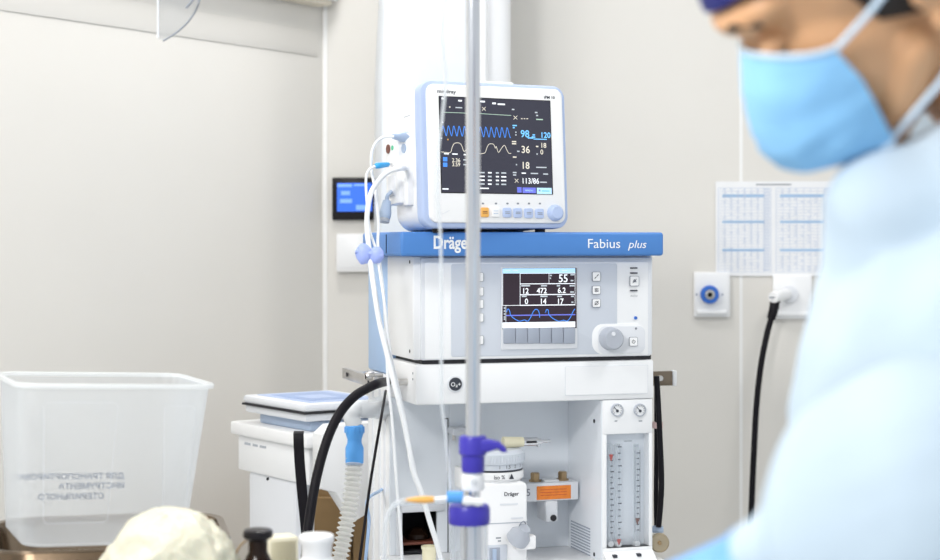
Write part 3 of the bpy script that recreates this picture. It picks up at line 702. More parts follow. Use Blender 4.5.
# black hose
cable('breathing_supply_hose', 'thick black rubber hose arching left from below the machine rail', 'hose',
      [FM.loc(W(0, 0, 1)) * 0 + FM.M @ Vector((-.002, .13, A(388, 381, .13).z)), (380, 383, 2.78), (368, 388, 2.74), (355, 396, 2.72), (342, 410, 2.70), (331, 430, 2.68), (322, 456, 2.66), (315, 485, 2.64), (310, 515, 2.62), (306, 550, 2.60), (303, 620, 2.6), (310, 760, 2.6)], .0077, BLACK, 18)
cable('black_cable', 'thin straight black cable hanging beside blue hose connector', 'cord',
      [FM.M @ Vector((-.006, .16, A(386, 391, .16).z)), (381.5, 416, 2.77), (376, 448, 2.75), (370, 485, 2.74), (364.5, 525, 2.73), (359.5, 562, 2.72), (352, 640, 2.72)], .0024, BLACK, 10)
# corrugated hose and blue cuff
t = thing('corrugated_hose', 'ribbed translucent breathing hose with a bright blue end cuff', 'hose', None, W(354.5, 445, 2.80))
o3 = W(354.5, 445, 2.80)
m = MB(); cp = [W(354.3, 458, 2.80) - o3, W(353, 480, 2.79) - o3, W(350, 505, 2.78) - o3, W(345, 532, 2.77) - o3, W(339, 562, 2.76) - o3, W(331, 600, 2.76) - o3, W(322, 660, 2.76) - o3]
m.tube(cp, lambda s_: .0122 + .0026 * math.sin(s_ / .0082 * 2 * math.pi), clear('hose_plastic', (.88, .88, .86), .3, .28), 20, 60)
m.build('ribbed_tube', t)
m = MB(); m.lathe([(.0128, -.063), (.0150, -.060), (.0152, -.036), (.0120, -.028), (.0118, -.022), (.0150, -.012), (.0150, .0), (.0132, .002), (0, .002)], W(354.5, 426, 2.80) - o3, (0, 0, 1), MIDBL, 24)
for k in range(8):
    an = k * math.pi / 4; p = W(354.5, 426, 2.80) - o3; m.box((p.x + .0150 * math.cos(an) - .0016, p.y + .0150 * math.sin(an) - .0016, p.z - .011), (p.x + .0150 * math.cos(an) + .0016, p.y + .0150 * math.sin(an) + .0016, p.z - .001), MIDBL, .0005)
m.build('end_cuff', t, label='bright blue cuff')
cable('pale_blue_tube', 'thin pale blue tube curving beside the black cord', 'tube',
      [FM.M @ Vector((.002, .22, A(372, 490, .22).z)), (367.5, 500, 2.86), (369, 520, 2.84), (367, 545, 2.83), (364, 580, 2.83), (362, 640, 2.83)], .0028, PALEBL, 10)
# hose loop on the right
t = thing('hose_loop', 'black hose looped over bar at the right of the machine', 'hose', None, W(658, 450, 3.02)); oo = W(658, 450, 3.02)
m = MB(); m.tube([W(*p) - oo for p in ((656.5, 376, 3.02), (656.5, 400, 3.02), (656.5, 450, 3.02), (656, 500, 3.02), (656.5, 526, 3.02))], .0042, BLACK, 14)
m.tube([W(*p) - oo for p in ((656.5, 376, 3.0), (658, 400, 3.0), (660, 440, 3.0), (661.5, 480, 3.0), (660.5, 505, 3.0), (658.5, 527, 3.0))], .0050, BLACK, 14); m.build('hose', t)
m = MB(); p = W(657.5, 425, 3.008) - oo; m.lathe([(.0095, -.0055), (.0100, 0), (.0095, .0055)], p, (0, 0, 1), PINK, 18); m.build('band', t, label='pink band')
m = MB(); p = W(657.5, 530, 3.01) - oo; m.box(p - Vector((.010, .008, .004)), p + Vector((.010, .008, .007)), GREYBL, .002); m.build('end_fitting', t, label='grey blue end fitting')
m = MB(); p = W(659, 542, 3.0) - oo; m.lathe([(0, 0), (.0165, 0), (.0170, .003), (.0170, .010), (.0155, .012), (.0150, .010), (0, .010)], p, (0, -1, 0), AMBERG, 32)
m.cyl(p - Vector((0, .009, 0)), p - Vector((0, .016, 0)), .004, .003, BRASS, 14); m.build('end_disc', t, label='round metal end disc')

# ------------------------------------------------------------------ things on the rear wall
B = FB.at
def wallthing(name, label, cat, px, py):
    q_ = B(px, py); w_ = FB.M @ Vector((q_.x, 0, q_.z)); F_ = Frame(w_.x, w_.y, w_.z, -3); return thing(name, label, cat, F_), F_
t, F = wallthing('wall_touch_panel', 'black framed touch panel with glowing blue screen on rear wall', 'panel', 352, 199)
m = MB(); a_, b_ = F.at(332, 177.5, -.018), F.at(377, 220, -.018); m.box((a_.x, -.018, b_.z), (b_.x, .0, a_.z), BLACKP, .003); m.build('casing', t)
m = MB(); a_, b_ = F.at(337, 183, -.019), F.at(372, 211.5, -.019); m.box((a_.x, -.0188, b_.z), (b_.x, -.0175, a_.z), G_WB)
for x0, x1, y0, y1 in ((337.5, 352, 184, 187), (341, 350, 191, 195), (340, 352, 199, 203), (356, 366, 205, 210), (354, 365, 184, 186)):
    q0, q1 = F.at(x0, y0, -.019), F.at(x1, y1, -.019); m.box((q0.x, -.0191, q1.z), (q1.x, -.0185, q0.z), G_WL)
m.build('panel_screen', t, label='glowing blue screen')
t, F = wallthing('wall_socket_box', 'plain white wall box below the black touch panel', 'box', 354, 253)
m = MB(); a_, b_ = F.at(336, 233.5, -.03), F.at(372, 272, -.03); m.box((a_.x, -.03, b_.z), (b_.x, 0, a_.z), WHITE2, .004); m.build('casing', t)
m = MB(); a_, b_ = F.at(339, 237, -.031), F.at(369, 268, -.031); m.box((a_.x, -.0318, b_.z), (b_.x, -.029, a_.z), WHITE, .001); m.build('cover_plate', t)
def outlet(x0, x1, y0, y1, label):
    t, F = wallthing('gas_outlet', label, 'wall outlet', (x0 + x1) / 2, (y0 + y1) / 2)
    m = MB(); a_, b_ = F.at(x0, y0, -.012), F.at(x1, y1, -.012); m.box((a_.x, -.012, b_.z), (b_.x, 0, a_.z), WHITE2, .002)
    c0_, c1_ = F.at(x0 + 3, y1 - 7, -.014), F.at(x1 - 3, y1 - 3, -.014); m.box((c0_.x, -.020, c1_.z), (c1_.x, -.010, c0_.z), WHITE, .002)
    m.box((a_.x + .004, -.0135, b_.z + .012), (b_.x - .004, -.011, a_.z - .003), WHITE, .001)
    m.build('face_plate', t); return t, F
t, F = outlet(694, 730, 272, 317, 'square white wall outlet with a blue ring socket')
q = F.at(709.5, 294.5, -.015); m = MB(); m.lathe([(.0225, 0), (.0225, .012), (.0205, .017), (.0125, .018), (.0125, .004), (0, .004)], (q.x, -.0125, q.z), (0, -1, 0), SOCKB, 32)
m.build('blue_ring', t, label='blue ring')
m = MB(); m.lathe([(.0115, 0), (.0115, .019), (.006, .020), (.006, .008), (0, .008)], (q.x, -.0125, q.z), (0, -1, 0), STEEL, 24); m.lathe([(0, 0), (.006, 0)], (q.x, -.0215, q.z), (0, -1, 0), DARK, 18); m.build('metal_socket', t, label='metal socket')
for dx in (-.031, .031): mm = MB(); mm.cyl((q.x + dx, -.0125, q.z), (q.x + dx, -.0145, q.z), .003, .003, KNOBG, 12); mm.build('screw', t)
t, F = outlet(773, 812, 275, 319, 'white wall outlet with white probe and black hose')
q = F.at(782, 295, -.02); m = MB(); m.lathe([(.020, 0), (.020, .012), (.014, .014), (0, .014)], (F.at(789, 294, -.012).x, -.012, F.at(789, 294, -.012).z), (0, -1, 0), FRAMEG); m.build('socket_ring', t)
wp = lambda x, y, d: FB.M @ B(x, y, d)
t = thing('gas_probe_hose', 'long black gas hose hanging from white probe in wall outlet', 'hose', None, wp(778, 296, -.05)); oo = wp(778, 296, -.05)
m = MB(); a_, b_ = wp(787, 294, -.026) - oo, wp(773, 297.5, -.085) - oo
m.lathe([(0, 0), (.013, 0), (.0135, .02), (.0125, .035), (.014, .04), (.014, (b_ - a_).length - .003), (.012, (b_ - a_).length), (0, (b_ - a_).length)], a_, b_ - a_, WHITE2, 24)
e = b_ + (b_ - a_).normalized() * .0012; m.box(e + Vector((-.008, -.002, -.0012)), e + Vector((.006, .0015, .0018)), INKG)
m.build('probe', t, label='white probe')
m = MB(); m.tube([wp(*p) - oo for p in ((775.5, 299, -.07), (773.5, 310, -.074), (771, 319, -.075))], lambda s_: .0125 - s_ * .04, BLACK, 16); m.build('hose_boot', t)
m = MB(); m.tube([wp(*p) - oo for p in ((772, 316, -.075), (767, 334, -.075), (761, 365, -.08), (756.5, 405, -.085), (754, 450, -.09), (752, 495, -.09), (750.5, 540, -.085), (749, 600, -.08), (752, 700, -.07))], .0074, BLACK, 16); m.build('hose', t)
# schedule sheet
t, F = wallthing('schedule_sheet', 'large printed white schedule table pinned on rear wall', 'poster', 776, 229)
m = MB(); a_, b_ = F.at(715.5, 181.5, -.002), F.at(836, 276, -.002); m.box((a_.x, -.004, b_.z), (b_.x, -.0015, a_.z), PAPER); m.build('paper', t)
m = MB(); PD = -.0042
def pz(x, y): return F.at(660 + x / 3.295, 160 + y / 3.295, PD)
def pbox_(x0, y0, x1, y1, g): a_, b_ = pz(x0, y0), pz(x1, y1); m.box((a_.x, PD, a_.z), (b_.x, PD + .0004, b_.z), g)
for X0, X1 in ((192, 366), (382, 565)):
    for yb in (118, 204, 297): pbox_(X0 + 14, yb - 4, X1 - 22, yb + 4, BARB)
    for k in range(28): pbox_(X0, 92 + k * 10.2, X1, 93.6 + k * 10.2, LINEB)
    for k in range(9): x = X0 + (X1 - X0) * k / 8; pbox_(x - .8, 92, x + .8, 370, LINEB)
    for k in range(27):
        pbox_(X1 - 26, 95 + k * 10.2, X1 - 4, 99 + k * 10.2, LINEB)
        for j in range(6):
            if random.random() < .45: x = X0 + 16 + j * 22; pbox_(x, 96 + k * 10.2, x + 9, 99 + k * 10.2, LINEB)
pbox_(316, 79, 432, 83, INKG); pbox_(570, 118, 578, 152, LINEB)
m.build('printed_table', t)
# ------------------------------------------------------------------ ceiling column behind the machine
cz = W(446, 100, 3.78); FC = Frame(cz.x, cz.y, 0, 8)
t = thing('ceiling_supply_column', 'wide white supply column hanging from ceiling behind the monitor', 'column', FC)
Cc = FC.at
m = MB(); xl, xr2 = Cc(380, 100).x, Cc(480, 100).x
prof = [(xl - .004, 1.25), (xl, 1.55), (xl, 1.72), (xl + .006, 1.85), (xl + .02, 2.1), (xl + .03, 2.75), (xr2, 2.75), (xr2, 1.25)]
m.prism(prof, 0, .16, mat('column_shell', (.76, .80, .85), .35), .02); m.build('main_shell', t)
m = MB(); p0, p1 = Cc(476, 60, -.01), Cc(515.5, 60, -.01); rp = (p1.x - p0.x) / 2
m.cyl(((p0.x + p1.x) / 2, .06, 1.25), ((p0.x + p1.x) / 2, .06, 2.75), rp, rp, WHITE2, 40)
q = Cc(478, 60); m.cyl((p0.x + .012, -.02, 1.25), (p0.x + .012, -.02, 2.75), .012, .012, WHITE2, 20); m.build('round_conduit', t)
# clear shield hanging at the upper left
sh = W(180, 20, 2.3)
t = thing('clear_shield', 'curved clear plastic shield hanging near the top of left wall', 'shield', None, sh)
m = MB(); P = [W(158, -30, 2.3), W(158, 38, 2.3), W(163, 41, 2.3), W(176, 33, 2.31), (W(188, 22, 2.32)), W(197, 8, 2.33), W(201, -8, 2.34), W(203, -30, 2.35)]
bm = bmesh.new(); vs = [bm.verts.new(p - sh) for p in P]; bm.faces.new(vs); bmesh.ops.solidify(bm, geom=bm.faces[:], thickness=.003); m.add(bm, CLEARS); m.build('sheet', t)
m = MB(); m.tube([p - sh for p in P[2:]], .0012, INKG, 8); m.tube([P[0] - sh, P[1] - sh], .0012, FRAMEG, 8, smooth=False); m.tube([W(186, 8, 2.31) - sh, W(192, 1, 2.31) - sh, W(198, -10, 2.31) - sh], .0016, INKG, 8); m.build('edge_wire', t)
m = MB(); top = W(180, -28, 2.32) - sh; m.cyl(top - Vector((0, 0, .01)), Vector((top.x, top.y, 2.75 - sh.z)), .008, .008, WHITE2, 14); m.box(top + Vector((-.04, -.012, -.012)), top + Vector((.04, .022, .004)), WHITE2, .003); m.build('hanger_rod', t)

# ------------------------------------------------------------------ white equipment cart and the tablet-like unit on it
cc = W(309, 430, 3.2); FK = Frame(cc.x, cc.y, 0, 35); K = FK.at
t = thing('equipment_cart', 'white equipment cart standing between left wall and machine', 'cart', FK)
zt_ = K(309, 434, 0).z; zl_ = K(309, 448, 0).z; zb_ = K(309, 486, 0).z
kd = .29; kw = .19
m = MB(); m.box((-.012, -.012, zl_), (kw, kd + .012, zt_), WHITE2, .005); m.build('lid', t)
m = MB(); m.box((0, 0, zb_), (kw - .01, kd, zl_), WHITE, .004)
q = K(270, 441, 0)
for y0, y1 in ((.17, .195), (.205, .225), (.235, .26)): m.box((-.0008, y0, zl_ - .018), (.0006, y1, zl_ - .0135), KNOBG)
m.build('box_body', t)
m = MB(); zq = K(335, 514, 0).z; x1 = K(345, 470, 0).x
m.prism([(-.002, zt_ + .004), (.02, zt_ + .02), (K(365, 430).x, zt_ + .02), (K(366, 480).x, zl_ - .06), (K(352, 500).x, zq), (K(341, 518).x, zq - .01), (.03, zb_ - .01), (-.002, zb_)], -.05, -.014, WHITE2, .004); m.build('front_cover', t, label='slanted white front cover')
m = MB(); m.box((.004, .06, .10), (.05, .255, zb_ + .002), FRAMEG, .01); m.box((-.02, -.02, .05), (kw + .02, kd + .02, .10), WHITE, .01)
q = K(279, 483, 0); m.cyl((.006, .17, zb_ - .006), (.002, .17, zb_ - .006), .003, .003, DARK, 10); m.build('pedestal', t)
for x in (0, kw):
    for y in (0, kd): mm = MB(); mm.cyl((x - .01, y, .025), (x + .01, y, .025), .025, .025, BLACK, 20); mm.cyl((x, y, .03), (x, y, .052), .008, .008, STEEL, 12); mm.build('castor', t)
m = MB(); e = [FK.loc(W(*p)) for p in ((299, 431, 3.10), (298.5, 436, 3.08), (299.5, 460, 3.08), (302, 490, 3.08), (305, 520, 3.08), (307.5, 548, 3.08))]
bm = bmesh.new(); pr = None
for i, p in enumerate(spline(e, 5)):
    hw = .0095; a_, b_ = bm.verts.new(p + Vector((-hw * .8, hw * .6, 0))), bm.verts.new(p + Vector((hw * .8, -hw * .6, 0)))
    if pr: bm.faces.new((pr[0], pr[1], b_, a_))
    pr = (a_, b_)
bmesh.ops.solidify(bm, geom=bm.faces[:], thickness=.003); m.add(bm, BLACK); m.build('black_strap', t, label='flat black strap')
F2 = Frame(*(FK.M @ Vector((0, .03, zt_))), 35); D = F2.at
t = thing('tabletop_device', 'flat grey device with black seam and blue screen on white cart', 'device', F2)
zz = lambda py: D(311, py, -.02).z
m = MB(); m.box((.02, .0, 0), (.17, .205, max(.012, zz(423))), GREYBL, .004); m.build('foot', t, label='grey blue foot')
x0, x1, y0, y1 = -.004, .20, -.022, .232
m = MB(); m.box((x0 + .004, y0 + .004, zz(422)), (x1 - .004, y1 - .004, zz(413.5)), FRAMEG, .004); m.box((x0 - .001, y0 - .001, zz(414.2)), (x1 + .001, y1 + .001, zz(412.2)), DARK)
m.box((x0, y0, zz(412.4)), (x1, y1, zz(404)), FRAMEG, .006); m.build('casing', t)
m = MB(); m.box((x0 + .022, y0 + .022, zz(404) - .001), (x1 - .022, y1 - .022, zz(404) + .0012), RIMBL); m.box((x0 + .038, y0 + .05, zz(404)), (x1 - .045, y1 - .05, zz(404) + .0018), DEVB); m.box((x0 + .06, y0 + .08, zz(404)), (x1 - .08, y1 - .10, zz(404) + .0022), RIMBL); m.build('top_screen', t, label='blue screen on top')
# brown cabinet beyond the cart
wc = W(306, 500, 3.62); FW = Frame(wc.x, wc.y, 0, -3); Q = FW.at
t = thing('wooden_cabinet', 'low brown wooden cabinet behind the white cart', 'cabinet', FW)
zc = Q(330, 487, 0).z; xw = Q(400, 500).x
m = MB(); m.box((0, .0, .06), (xw, .32, zc), WOOD, .004); m.box((.02, .03, 0), (xw - .02, .30, .06), DARK); m.build('carcass', t)
for a_, b_ in ((.004, xw / 2 - .002), (xw / 2 + .002, xw - .004)): mm = MB(); mm.box((a_, -.018, .07), (b_, -.001, zc - .02), WOOD, .003); mm.build('door', t)

# ------------------------------------------------------------------ foreground stand with violet clamp
ip = W(473, HY, 2.0); FI = Frame(ip.x, ip.y, 0, 0); I = FI.at
t = thing('drip_stand', 'chrome drip stand pole with violet clamp in front of the machine', 'stand', FI)
pz_ = lambda y: I(473, y).z
m = MB(); m.cyl((0, 0, pz_(505)), (0, 0, 1.98), .0086, .0086, CHROME, 32); m.cyl((0, 0, .08), (0, 0, pz_(500)), .0105, .0105, CHROME, 32)
for s_ in (-1, 1): m.tube([(0, 0, 1.975), (s_ * .05, 0, 1.98), (s_ * .10, 0, 1.965), (s_ * .115, 0, 1.99)], .004, CHROME, 10)
m.build('pole', t, label='chrome pole')
m = MB()
for k in range(5):
    an = k * 2 * math.pi / 5 + .3; m.tube([(0, 0, .10), (.15 * math.cos(an), .15 * math.sin(an), .085), (.27 * math.cos(an), .27 * math.sin(an), .055)], .012, STEEL, 12); m.cyl((.27 * math.cos(an) - .01, .27 * math.sin(an), .025), (.27 * math.cos(an) + .01, .27 * math.sin(an), .025), .025, .025, BLACK, 18)
m.build('star_base', t)
m = MB(); m.lathe([(0, 0), (.0125, 0), (.0135, .002), (.0135, .019), (.0165, .022), (.0165, .039), (.015, .0425), (.009, .0425)], (.0, 0, pz_(472)), (0, 0, 1), VIOLET, 36)
m.build('clamp_collar', t, label='violet clamp collar')
m = MB(); zk = pz_(446); m.prism([(0, zk - .004), (.0, zk + .009), (.018, zk + .0085), (.030, zk + .006), (.0385, zk - .001), (.040, zk - .006), (.034, zk - .0065), (.029, zk - .002), (.018, zk - .006)], -.014, .006, VIOLET, .003)
m.build('clamp_lever', t, label='violet clamp lever')
m = MB(); m.lathe([(.0085, 0), (.0128, 0), (.0135, .003), (.0135, .016), (.012, .019), (.0085, .019)], (0, 0, pz_(490)), (0, 0, 1), WHITE2, 32)
q = I(474, 482, -.0135); m.cyl((q.x, -.013, q.z), (q.x, -.015, q.z), .004, .0035, GREYP, 14); m.build('white_collar', t, label='white collar')
# big violet ring with a clear sleeve
ox = I(467.5, 510).x
m = MB(); m.lathe([(.0105, 0), (.0235, 0), (.0245, .002), (.0245, .018), (.0225, .022), (.0105, .0225)], (ox + .002, -.004, pz_(523)), (0, 0, 1), VIOLET, 44); m.build('violet_ring', t, label='broad violet ring')
m = MB(); m.lathe([(.0210, -.45), (.0215, 0)], (ox + .002, -.004, pz_(523.5)), (0, 0, 1), SLEEVE, 40); m.build('clear_sleeve', t, label='clear sleeve round the pole')
# infusion line in front of the pole
zi = 1.985
t = thing('infusion_line', 'thin clear infusion line hanging beside chrome pole with orange port', 'tube', None, W(447, 495, 1.985)); oo = W(447, 495, 1.985)
m = MB(); m.tube([Vector((-.05, 2.0, 1.975)) - oo] + [W(*p) - oo for p in ((446, -40, zi), (443, 10, zi), (442.5, 45, zi), (445.5, 80, zi), (442.5, 115, zi), (438, 155, zi), (437.5, 195, zi), (440.5, 235, zi), (441.5, 300, zi), (441.3, 380, zi), (441.8, 404, zi), (444.5, 425, zi), (447.5, 455, zi), (450, 492, zi))], .0021, CLEART, 10); m.build('clear_tube', t)
m = MB()
m.cyl(W(447, 497, zi - .01) - oo, W(463, 497, zi - .01) - oo, .0068, .0072, MIDBL, 20); m.build('blue_tap', t, label='blue tap')
m = MB(); a_, b_ = W(434, 499.5, zi - .01) - oo, W(448, 498.5, zi - .01) - oo; m.cyl(a_, b_, .0028, .0036, WHITE2, 14)
m.lathe([(0, 0), (.005, .002), (.006, .008), (.0045, .014), (.0055, .02), (.003, .026), (0, .026)], W(461, 500, zi - .012) - oo, Vector((1, 0, -.12)), WHITE2, 18); m.build('white_joints', t, label='white joints')
m = MB(); a_, b_ = W(405, 500, zi - .01) - oo, W(434, 499.5, zi - .01) - oo
m.lathe([(0, 0), (.0014, 0), (.0036, .012), (.0044, .022), (.0036, (b_ - a_).length), (0, (b_ - a_).length)], a_, b_ - a_, IVORANGE, 16); m.build('orange_port', t, label='orange port')
m = MB(); m.tube([W(*p) - oo for p in ((407, 500, zi - .01), (397, 503.5, zi - .01), (389, 512, zi - .01), (385.5, 525, zi - .01), (384.5, 545, zi - .01), (384.5, 570, zi - .01), (386, 640, zi))], .0029, CLEART, 12); m.build('side_tube', t)

# ------------------------------------------------------------------ the table at the lower left and what stands on it
TZ = .87
t = thing('instrument_table', 'steel instrument table under the clear box and the bag', 'table', None, Vector((-.58, 2.25, 0)))
m = MB(); m.box((-.40, -.38, TZ - .03), (.42, .26, TZ), STEEL, .006); m.build('table_top', t)
for x in (-.36, .38):
    for y in (-.34, .22): mm = MB(); mm.cyl((x, y, 0), (x, y, TZ - .028), .014, .014, STEEL, 16); mm.build('leg', t)
# steel basin
tb = W(88, 545, 2.20)
FT = Frame(tb.x, tb.y + .118, TZ, 12)
m = MB()
pr = [(0, .003), (.9, .003), (.93, .006)]
def loop(bm, hw, hd, r_, z, n=10): return [bm.verts.new((p[0], p[1], z)) for p in rrect_pts(-hw, -hd, hw, hd, r_, n)]
zr_ = .090
bm = bmesh.new(); L = [loop(bm, .128, .100, .03, .002), loop(bm, .133, .106, .035, .004), loop(bm, .150, .132, .06, zr_ - .006), loop(bm, .152, .135, .062, zr_), loop(bm, .161, .143, .07, zr_ + .001), loop(bm, .162, .144, .071, zr_ - .002), loop(bm, .1605, .1425, .07, zr_ - .003)]
bm.faces.new(L[0][::-1])
for a_, b_ in zip(L, L[1:]):
    for k in range(len(a_)): bm.faces.new((a_[k], a_[(k + 1) % len(a_)], b_[(k + 1) % len(b_)], b_[k]))
m.add(bm, BASIN); o = place(m.build('steel_basin'), FT); tag(o, 'shiny steel basin holding the clear plastic box', 'basin')
# clear box
bxc = W(207, 388, 2.20)
FX = Frame(bxc.x, bxc.y, 0, 23); X = FX.at
w_ = abs(X(14, 388).x); h1 = X(207, 386, 0).z; h0 = TZ + .0925
dp = .21
t = thing('clear_plastic_box', 'big translucent white plastic box with mirrored lettering standing in steel basin', 'box', Frame(*(FX.M @ Vector((0, 0, h0))), 23, 0, 2.2))
Fx2 = Frame(*(FX.M @ Vector((0, 0, h0))), 23, 0, 2.2); H = h1 - h0
xb1 = Fx2.at(192, 500, .012).x; xb0 = -w_ + .012
m = MB(); bm = bmesh.new()
def rl(x0, x1, y0, y1, r_, z): return [bm.verts.new((p[0], p[1], z)) for p in rrect_pts(x0, y0, x1, y1, r_, 8)]
tp = -.004
L = [rl(xb0 + .004, xb1 - .004, .018, dp - .018, .03, .0), rl(xb0, xb1, .014, dp - .014, .033, .004), rl(-w_, 0, 0, dp, .03, H - .012), rl(-w_ - .001, .001, -.001, dp + .001, .03, H - .002)]
f0 = bm.faces.new(L[0][::-1])
for a_, b_ in zip(L, L[1:]):
    for k in range(len(a_)): bm.faces.new((a_[k], a_[(k + 1) % len(a_)], b_[(k + 1) % len(b_)], b_[k]))
m.add(bm, CLEARP); shell = m.build('shell', t, label='translucent shell')
RIMP = clear('clear_rim', (.92, .94, .95), .2, .3)
m = MB(); bm = bmesh.new()
L = [rl(-w_ - .001, .001, -.001, dp + .001, .03, H - .004), rl(-w_ - .006, .007, -.006, dp + .006, .034, H - .004), rl(-w_ - .0065, .0075, -.0065, dp + .0065, .0345, H + .0005), rl(-w_ - .005, .006, -.005, dp + .005, .033, H + .002), rl(-w_, .001, 0, dp, .029, H + .001)]
for a_, b_ in zip(L, L[1:] + L[:1]):
    for k in range(len(a_)): bm.faces.new((a_[k], a_[(k + 1) % len(a_)], b_[(k + 1) % len(b_)], b_[k]))
m.add(bm, RIMP); m.build('rim', t, label='thick pale rim')
# pressed-in panels: raised outlines on the front and right end
def fy(z): return .014 + (0 - .014) * (z / H)
m = MB()
for x0, x1, z0, z1 in ((-w_ + .03, -w_ + .122, .03, H - .022), (-.062, -.022, .03, H - .026)):
    pts = rrect_pts(x0, z0, x1, z1, .006, 4); pts.append(pts[0])
    m.tube([(p[0] + (.006 if p[1] < .08 else 0) * (1 if p[0] < (x0 + x1) / 2 else -1), fy(p[1]) - .0004, p[1]) for p in pts], .0006, CLEARP, 6, smooth=False)
m.build('pressed_ribs', t)
# lettering on the far side, read from outside
INKB = mat('blue_grey_print', (.05, .10, .20), .5)
m = MB(); yb = lambda z: dp - .014 * (1 - z / H) - .0009
for s_, py, w0 in (('ДЛЯ ТРАНСПОРТИРОВКЕ', 478, 124), ('ИНСТРУМЕНТА', 487.5, 124), ('СТЕРИЛЬНОГО', 498, 103)):
    q = Fx2.at(w0, py, dp - .006)
    M_ = Matrix.Translation((q.x, yb(q.z), q.z)) @ Matrix.Rotation(R(180), 4, 'Z')
    m.text(s_, 0, 0, 0, .0080, INKB, 'LEFT', .0006, 1.08, M=M_)
m.build('printed_lettering', t, label='blue grey lettering printed on the far side')
# crumpled cream bag
FBG = Frame(W(168, 545, 1.99).x, 1.985, TZ, 0)
m = MB(); bm = bmesh.new(); bmesh.ops.create_icosphere(bm, subdivisions=6, radius=1)
hz_ = FBG.at(185, 511, 0).z; hwid = abs(FBG.at(252, 540, 0).x - FBG.at(82, 540, 0).x) / 2
for v in bm.verts:
    p = v.co.copy(); n1 = noise.noise(p * 1.3 + Vector((3, 1, 7))); n2 = 1 - abs(noise.noise(Vector((p.x * 1.5 + p.z, p.y * 2, p.z * 2.6 - p.x * .8)) + Vector((n1 * 2, 5, 2)))) * 2; n3 = 1 - abs(noise.noise(Vector((p.x * 3 + p.z * 2, p.y * 5, p.z * 6 - p.x * 2)) + Vector((n2, 9, 1)))) * 2; n4 = 1 - abs(noise.noise(p * 12 + Vector((n3 * .6, 2, 4)))) * 2
    dv, pv = noise.voronoi(Vector((p.x * 2.6, p.y * 3.2, p.z * 3.6)) + Vector((n1, 3, n1)) * .6); d2, p2 = noise.voronoi(Vector((p.x * 5.5 + p.z, p.y * 7, p.z * 8)))
    s_ = .93 + .10 * n1 + .05 * n2 + .10 * dv[0] - .050 * math.exp(-9 * (dv[1] - dv[0])) - .022 * math.exp(-9 * (d2[1] - d2[0])) + .03 * d2[0]
    z = p.z * s_
    v.co = Vector((p.x * s_ * hwid, p.y * s_ * .085, max(0, (z * .62 + .42)) * hz_ * (.97 - .30 * max(0, -p.x) ** 2 - .24 * max(0, p.x - .35) ** 1.5)))
m.add(bm, CREAMB); tag(place(m.build('plastic_bag', sharp=70), FBG), 'crumpled cream plastic bag in front of the clear box', 'bag')
# bottle, jar, carton
bo = W(258, 560, 2.0)
t = thing('dropper_bottle', 'small dark brown glass bottle with flanged black cap', 'bottle', None, Vector((bo.x, bo.y, TZ)))
zz = lambda y: CAMZ - (y - HY) * 2.0 / FPX - TZ
m = MB(); m.lathe([(0, 0), (.022, 0), (.024, .003), (0.0276, zz(590)), (0.0241, zz(575)), (0.0143, zz(557)), (0.0113, zz(552)), (0.0113, zz(540)), (0, zz(540))], (0, 0, 0), (0, 0, 1), BROWND, 36); m.build('glass_body', t)
m = MB(); m.lathe([(0.0098, zz(541)), (0.0113, zz(540)), (0.0172, zz(537)), (0.0178, zz(535)), (0.0172, zz(530.5)), (0.0143, zz(529)), (0, zz(529))], (0, 0, 0), (0, 0, 1), BLACKP, 36); m.build('cap', t)
m = MB(); m.tube([(-.010, 0, zz(538)), (-.020, -.002, zz(545)), (-.026, -.003, zz(556)), (-.0265, -.002, zz(575)), (-.024, 0, zz(600))], .0012, WOOD, 8); m.build('cord', t, label='thin brown cord')
ja = W(316.5, 560, 2.04)
t = thing('white_jar', 'white plastic jar with round white lid beside the brown bottle', 'jar', None, Vector((ja.x, ja.y, TZ)))
zz = lambda y: CAMZ - (y - HY) * 2.04 / FPX - TZ
m = MB(); m.lathe([(0, 0), (.022, 0), (.0235, .003), (0.0270, zz(575)), (0.0241, zz(564)), (0.0172, zz(556)), (0.0172, zz(549)), (0, zz(549))], (0, 0, 0), (0, 0, 1), WHITE2, 40); m.build('jar_body', t)
m = MB(); m.lathe([(0.0172, zz(556)), (0.0181, zz(556)), (0.0184, zz(545)), (0.0209, zz(541)), (0.0212, zz(537)), (0.0204, zz(535)), (0.0184, zz(534)), (0, zz(534))], (0, 0, 0), (0, 0, 1), WHITE2, 40); m.build('jar_lid', t)
FCt = Frame(W(284, 560, 2.16).x, 2.17, TZ, 24, 0)
m = MB(); z1 = FCt.at(284, 537, 0).z; m.box((-.023, -.004, 0), (.017, .03, z1), CREAMC, .002); m.box((-.020, -.004, z1 * .55), (.016, -.002, z1 - .004), CREAMP, .001)
tag(place(m.build('paper_carton'), FCt), 'cream paper carton standing between bottle and jar', 'carton')
q = FM.M @ Vector((A(434, 560, .02).x, .05, .80))
t = thing('cream_cup', 'small cream cup on machine worktop below the dark recess', 'cup', None, q)
zz = (FM.M @ A(434, 545.5, .05)).z - .80
m = MB(); m.lathe([(0, 0), (.011, 0), (.0125, zz), (.0115, zz), (.010, .003), (0, .003)], (0, 0, 0), (0, 0, 1), CREAMP, 24); m.lathe([(.0124, zz - .006), (.0135, zz - .005), (.0135, zz), (.012, zz)], (0, 0, 0), (0, 0, 1), CREAMP, 24); m.build('cup_body', t)
